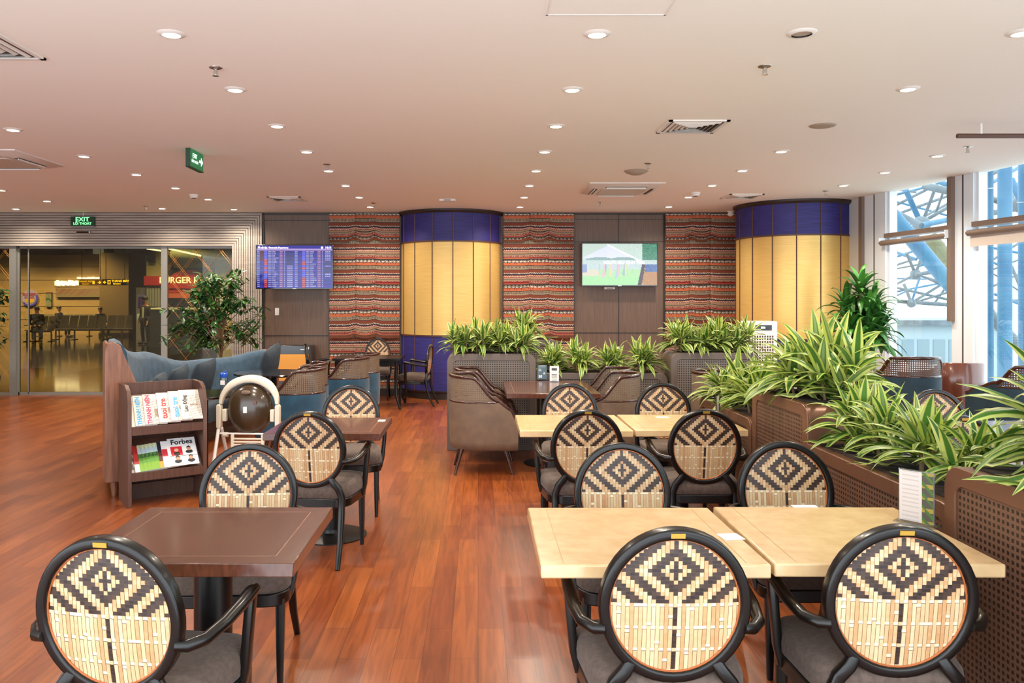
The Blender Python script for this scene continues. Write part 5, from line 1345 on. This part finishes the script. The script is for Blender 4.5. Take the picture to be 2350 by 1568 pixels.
MB().prism([(.40*cos(a), .40*sin(a)) for a in [-2.5+2.9*k/20 for k in range(21)]]+[(.31*cos(a), .32*sin(a)) for a in [.4-2.9*k/20 for k in range(21)]], -.02, 0, 'y').build('crescent', M('logo_blue', '#3a34a0', .5, emit='#4a44c0', estr=.6), t, smooth=False)
MB().prism([(-.22, -.05), (.24, -.05), (.2, -.2), (0, -.26), (-.16, -.2)], -.02, 0, 'y').build('yellow_base', M('logo_gold', '#b08a30', .5, emit='#b08a30', estr=.5), t, smooth=False)
M('logo_red', '#8a2430', .5, emit='#9a2430', estr=.7); text('BURGER', .17, 'logo_red', t, (0, -.024, .17), (pi/2, 0, 0), bold=.004); text('KING', .19, 'logo_red', t, (0, -.024, .02), (pi/2, 0, 0), bold=.004)
# flight kiosk
def kio(u, v):
    if v > .86: return tuple(x*.5 for x in lin('#8a8cc0'))
    return tuple(x*.5 for x in (lin('#c0607a') if (int(v*22) % 2 and int(u*11) % 3 == 0) else lin('#2c2c84') if int(v*22) % 2 else lin('#3c3c9a')))
t, w, h = flat('flight_kiosk', 'grey standing kiosk with a small blue flight screen beyond the glass', 'kiosk', 312, 660, 343, 786, 33, M('kiosk_grey', '#8e8c98', .5), .25)
MB().box(-w/2-.14, -w/2, 0, .6, 0, h).build('dark_side', 'sign_black', t); nn = (22, 26)
MB().grid(*nn, lambda u, v: (-w*.38+u*w*.78, -.006, h*.62+v*h*.25), lambda i, j: kio((i+.5)/nn[0], (j+.5)/nn[1])).build('display', 'screen', t, smooth=False, fixn=False)
MB().box(-w*.4, w*.25, -.01, 0, h*.40, h*.52).build('lit_panel', M('lit_pale', '#b0c0c8', .5, emit='#b8ccd4', estr=.5), t)
# counter and shop
t = thing('shop_counter', 'pale grey counter with a bright top edge outside the lattice pane', 'counter', (-10.5, 27.6, 0)); MB().box(-.75, 1.3, 0, .8, 0, 1.30).build('counter_body', 'shop_grey', t, smooth=False)
MB().box(-.7, 1.3, -.02, .8, 1.30, 1.35).build('lit_edge', 'glow_sign', t, smooth=False); M('pale_letter', '#d0d4d8', .5); text('TOUR HOTEL', .17, 'pale_letter', t, (.25, -.006, .72), (pi/2, 0, 0))
Yf = 32.0
t = thing('burger_shop', 'red fronted burger shop with a curved fascia seen through the lattice', 'shop', (-12, Yf, 0))
def bx_(name, px0, py0, px1, py1, d0, d1, mat): a, b2 = onY(px0, py1, Yf), onY(px1, py0, Yf); return MB().box(a.x+12, b2.x+12, d0, d1, a.z, b2.z).build(name, mat, t, smooth=False)
bx_('side_fascia', 330, 634, 372, 655, 0, .3, 'shop_red'); bx_('red_band', 372, 659, 485, 672, -.06, .2, 'shop_red'); bx_('picture_panel', 372, 672, 490, 684, -.04, .2, M('shop_orange', '#b0552c', .5, emit='#b0552c', estr=.3))
a = onY(378, 655, Yf); b2 = onY(485, 655, Yf); n = 20; cxm = (a.x+b2.x)/2+12; rw = (b2.x-a.x)/2
MB().prism([(cxm-rw, a.z-.12)]+[(cxm+rw*(-1+2*k/n), a.z+.05+.56*(1-abs(-1+2*k/n)**2.2)) for k in range(n+1)]+[(cxm+rw, a.z-.12)], -.12, .2, 'y').build('curved_fascia', 'shop_red', t, smooth=False)
text('BURGER KING', .34, 'glow_sign', t, (cxm, -.14, a.z+.19), (pi/2, 0, 0), name='shop_letters', bold=.008)
for k in range(6): bx_('shutter_panel', 334+k*6.4, 657, 339+k*6.4, 704, .1, .3, 'shop_grey')
bx_('back_wall', 330, 684, 500, 786, .5, .7, M('shop_dim', '#6a6258', .6)); bx_('counter_front', 372, 716, 500, 786, -.3, .3, M('shop_counter_dark', '#3c2e28', .5))
bx_('upper_wall', 352, 560, 381, 634, .25, .5, 'shop_cream'); bx_('dark_duct', 338, 556, 352, 603, .1, .5, 'sign_black'); bx_('upper_wall', 381, 556, 520, 612, .8, 1.0, M('shop_green', '#6e744c', .6)); bx_('corner_column', 497, 556, 545, 786, -.2, .8, 'shop_cream')
bx_('upper_wall', 330, 600, 352, 634, .25, .5, 'shop_cream')
MB().rod(onY(395, 583, Yf-.6)-t.location, onY(530, 590, Yf-.6)-t.location, .22, 18).build('air_duct', 'shop_green', t)
pp = [onY(366, 603, Yf-.2)-t.location, onY(371, 609, Yf-.2)-t.location, onY(375, 622, Yf-.2)-t.location, onY(380, 634, Yf-.2)-t.location]; MB().tube(pp, .035, 8).build('cable', 'sign_black', t)
# high level things above the tan wall
for px0, px1, py0, py1, mt, lb in ((155, 190, 566, 580, 'shop_cream', 'cream lit window high above the tan wall, left one'), (213, 234, 566, 583, M('pale_window', '#a8acb8', .5, emit='#a8b0c8', estr=.35), 'pale blue lit window high above the tan wall'), (262, 297, 572, 590, 'shop_grey', 'grey box unit high above the tan wall near the pillar')):
    flat('high_window', lb, 'window', px0, py0, px1, py1, 40, mt, .2)
t = thing('ceiling_tube_light', 'thin white light strip under the dark concourse ceiling', 'light', (0, 0, 0))
MB().rod(onY(338, 571, 28), onY(372, 576, 26), .03, 8).build('tube', 'glow_white', t)
t = thing('ceiling_tube_light', 'long thin light strip seen above the lattice pane', 'light', (0, 0, 0))
MB().rod(onY(388, 571, 24), onY(460, 587, 27), .03, 8).build('tube', 'glow_white', t)
# benches
def bench(label, px0, px1, Y, n, yaw=0, flip=0):
    x0, x1 = (px0-CX)*Y/F, (px1-CX)*Y/F; t = thing('airport_bench', label, 'bench', ((x0+x1)/2, Y, 0), yaw, 'concourse waiting benches'); w = (x1-x0); sw = w/n
    MB().box(-w/2, w/2, -.04, .04, .36, .42).build('beam', 'seat_steel', t)
    for k in range(n):
        xc = -w/2+sw*(k+.5); s = MB(); s.prism([(-.22, .43), (-.20, .46), (.22, .44), (.40, .98), (.42, .97), (.24, .40), (-.2, .42)], xc-sw*.44, xc+sw*.44, 'x'); s.build('seat', 'seat_steel', t)
    for k in range(n+1):
        if k in (0, n, n//2): xk = -w/2+sw*k; MB().box(xk-.02, xk+.02, -.25, .25, 0, .03).box(xk-.02, xk+.02, -.03, .03, 0, .38).build('leg', 'seat_steel', t)
    for xk in (-w/2, w/2): MB().tube([(xk, -.2, .62), (xk, .1, .63), (xk, .2, .5)], .015, 6).build('armrest', 'chrome', t)
bench('metal waiting bench in front, right of the seated man beyond the glass', 128, 236, 33, 5); bench('metal waiting bench continuing right towards the kiosk', 238, 322, 33.4, 4)
bench('metal waiting bench farther back against the tan wall', 90, 205, 36, 5); bench('metal waiting bench under the seated man at the left', 62, 118, 31.5, 3)
# people far beyond the glass
def skin_body(name, pts, edges, radii, mat, parent):
    me = bpy.data.meshes.new(name); me.from_pydata(pts, edges, []); o = bpy.data.objects.new(name, me); C.objects.link(o); o.parent = parent; me.materials.append(MATS[mat])
    md = o.modifiers.new('Skin', 'SKIN'); md.use_smooth_shade = True
    for i, r in enumerate(radii): me.skin_vertices[0].data[i].radius = (r, r*.85) if not isinstance(r, tuple) else r
    me.skin_vertices[0].data[0].use_root = True
    s = o.modifiers.new('Subdivision', 'SUBSURF'); s.levels = 1; s.render_levels = 2; return o
def person(label, loc, rz, sit, mats, cap=False):
    t = thing('person', label, 'person', loc, rz)
    if sit: hip, kn, ft, ch2, nk, hd = .50, (.45, .50), (.42, .08), 1.0, 1.10, 1.24
    else: hip, kn, ft, ch2, nk, hd = .92, (.03, .50), (.0, .06), 1.33, 1.45, 1.60
    lean = .05 if sit else 0
    P = [(0, 0, hip), (0, -.02-lean*.2, (hip+ch2)/2), (0, -lean, ch2), (0, -lean-.0, nk), (0, -lean-.02, hd-.06), (0, -lean-.03, hd+.05)]; E = [(0, 1), (1, 2), (2, 3), (3, 4), (4, 5)]; Rr = [(.15, .11), (.14, .10), (.17, .10), .05, .075, .085]
    arms = []
    for s in (-1, 1):
        i = len(P); sh2 = (s*.19, -lean, ch2+.03)
        el = (s*.25, -.10, ch2-.27) if sit else (s*.25, .03, ch2-.27); ha = (s*.08, -.34, ch2-.36) if sit else (s*.24, -.12, ch2-.50)
        tip = (ha[0]*.9, ha[1]-.07, ha[2]-.01) if sit else (ha[0], ha[1]-.03, ha[2]-.09)
        P += [sh2, el, ha, tip]; E += [(2, i), (i, i+1), (i+1, i+2), (i+2, i+3)]; Rr += [.065, .045, .03, .025]
        for f in range(4): j = len(P); P.append((tip[0]+s*(f-1.5)*.016, tip[1]-.04, tip[2]-.02-(.02 if not sit else 0))); E.append((i+3, j)); Rr.append(.009)
        j = len(P); P.append((ha[0]-s*.045, ha[1]-.03, ha[2])); E.append((i+2, j)); Rr.append(.011)
    for s in (-1, 1):
        i = len(P); P += [(s*.10, -.02, hip-.03), (s*.13, -kn[0] if sit else -.03, kn[1]), (s*.13, -ft[0] if sit else .02, ft[1]), (s*.14, (-ft[0] if sit else .02)-.16, .04)]
        E += [(0, i), (i, i+1), (i+1, i+2), (i+2, i+3)]; Rr += [.09, .062, .042, .036]
    skin_body('body', P, E, Rr, 'skin_far', t)
    JP = [P[0], P[1], P[2], (0, -lean, ch2+.07)]; JE = [(0, 1), (1, 2), (2, 3)]; JR = [(.17, .13), (.165, .125), (.19, .12), (.085, .08)]
    for s, o_ in ((-1, 6), (1, 15)):
        i = len(JP); JP += [P[o_], P[o_+1], P[o_+2]]; JE += [(2, i), (i, i+1), (i+1, i+2)]; JR += [.08, .06, .045]
    skin_body('jacket', JP, JE, JR, mats[0], t)
    TP = [P[0]]; TE = []; TR = [(.165, .13)]
    for o_ in (24, 28):
        i = len(TP); TP += [P[o_], P[o_+1], P[o_+2]]; TE += [(0, i), (i, i+1), (i+1, i+2)]; TR += [.105, .077, .06]
    skin_body('trousers', TP, TE, TR, mats[1], t)
    MB().ell((0, -lean-.005, hd+.055), (.092, .105, .085), 16, 10).build('hair', 'hair_black', t)
    f = MB(); f.ell((0, -lean-.115, hd), (.014, .02, .022), 8, 6)
    for s in (-1, 1): f.ell((s*.085, -lean-.02, hd), (.014, .02, .03), 8, 6)
    f.build('nose_and_ears', 'skin_far', t)
    e = MB()
    for s in (-1, 1): e.ell((s*.032, -lean-.102, hd+.015), (.012, .008, .007), 8, 6)
    e.ell((0, -lean-.103, hd-.045), (.024, .006, .006), 8, 6); e.build('eyes_and_mouth', 'dark_trim', t)
    for o_ in (27, 31): MB().ell((P[o_][0], P[o_][1]+.05, .045), (.05, .14, .045), 12, 8).build('shoe', 'black_metal', t)
    if cap: MB().ell((0, -.01, hd+.10), (.10, .11, .06)).box(-.07, .07, -.20, -.08, hd+.085, hd+.097).build('cap', 'hair_black', t)
    if cap: MB().prism([(-.05, ch2-.42), (.05, ch2-.42), (.06, ch2+.03), (-.04, ch2+.03)], -.135, -.115, 'y').build('shirt', 'shirt_white', t, bevel=.01)
    return t
person('person in dark clothes sitting at the left end of the waiting seats', ((88-CX)*31.3/F, 31.2, 0), R(30), True, ('jacket_dark', 'trouser_dark'))
person('person standing in an open dark jacket and white shirt, wearing a cap', ((334-CX)*29.5/F, 29.5, 0), R(-25), False, ('jacket_dark', 'trouser_dark'), True)
person('person with black hair sitting behind the bench, head turned right', ((138-CX)*35.6/F, 35.4, .0), R(90), True, ('shirt_grey', 'trouser_dark'))
person('person whose dark head just shows over the bench beside the ochre door', ((233-CX)*35.6/F, 35.4, -.05), R(60), True, ('shirt_grey', 'trouser_dark'))
for x, y, w in ((-21.5, 35, 1.9), (-18.5, 35, 1.9), (-16.8, 33.5, .6), (-19, 27, .8), (-14, 27, .7), (-12, 29.5, 1.2), (-9.5, 28, 1), (-15.5, 20, .5), (-8.5, 19, .5)):  # unseen spots added to brighten the concourse, without fittings
    l = bpy.data.lights.new('concourse_fill', 'SPOT'); l.energy = CONC_W*w; l.color = (1, .9, .74); l.spot_size = R(125); l.spot_blend = .6; l.shadow_soft_size = .3
    o = bpy.data.objects.new('concourse_fill', l); C.objects.link(o); o.location = (x, y, 5.1)
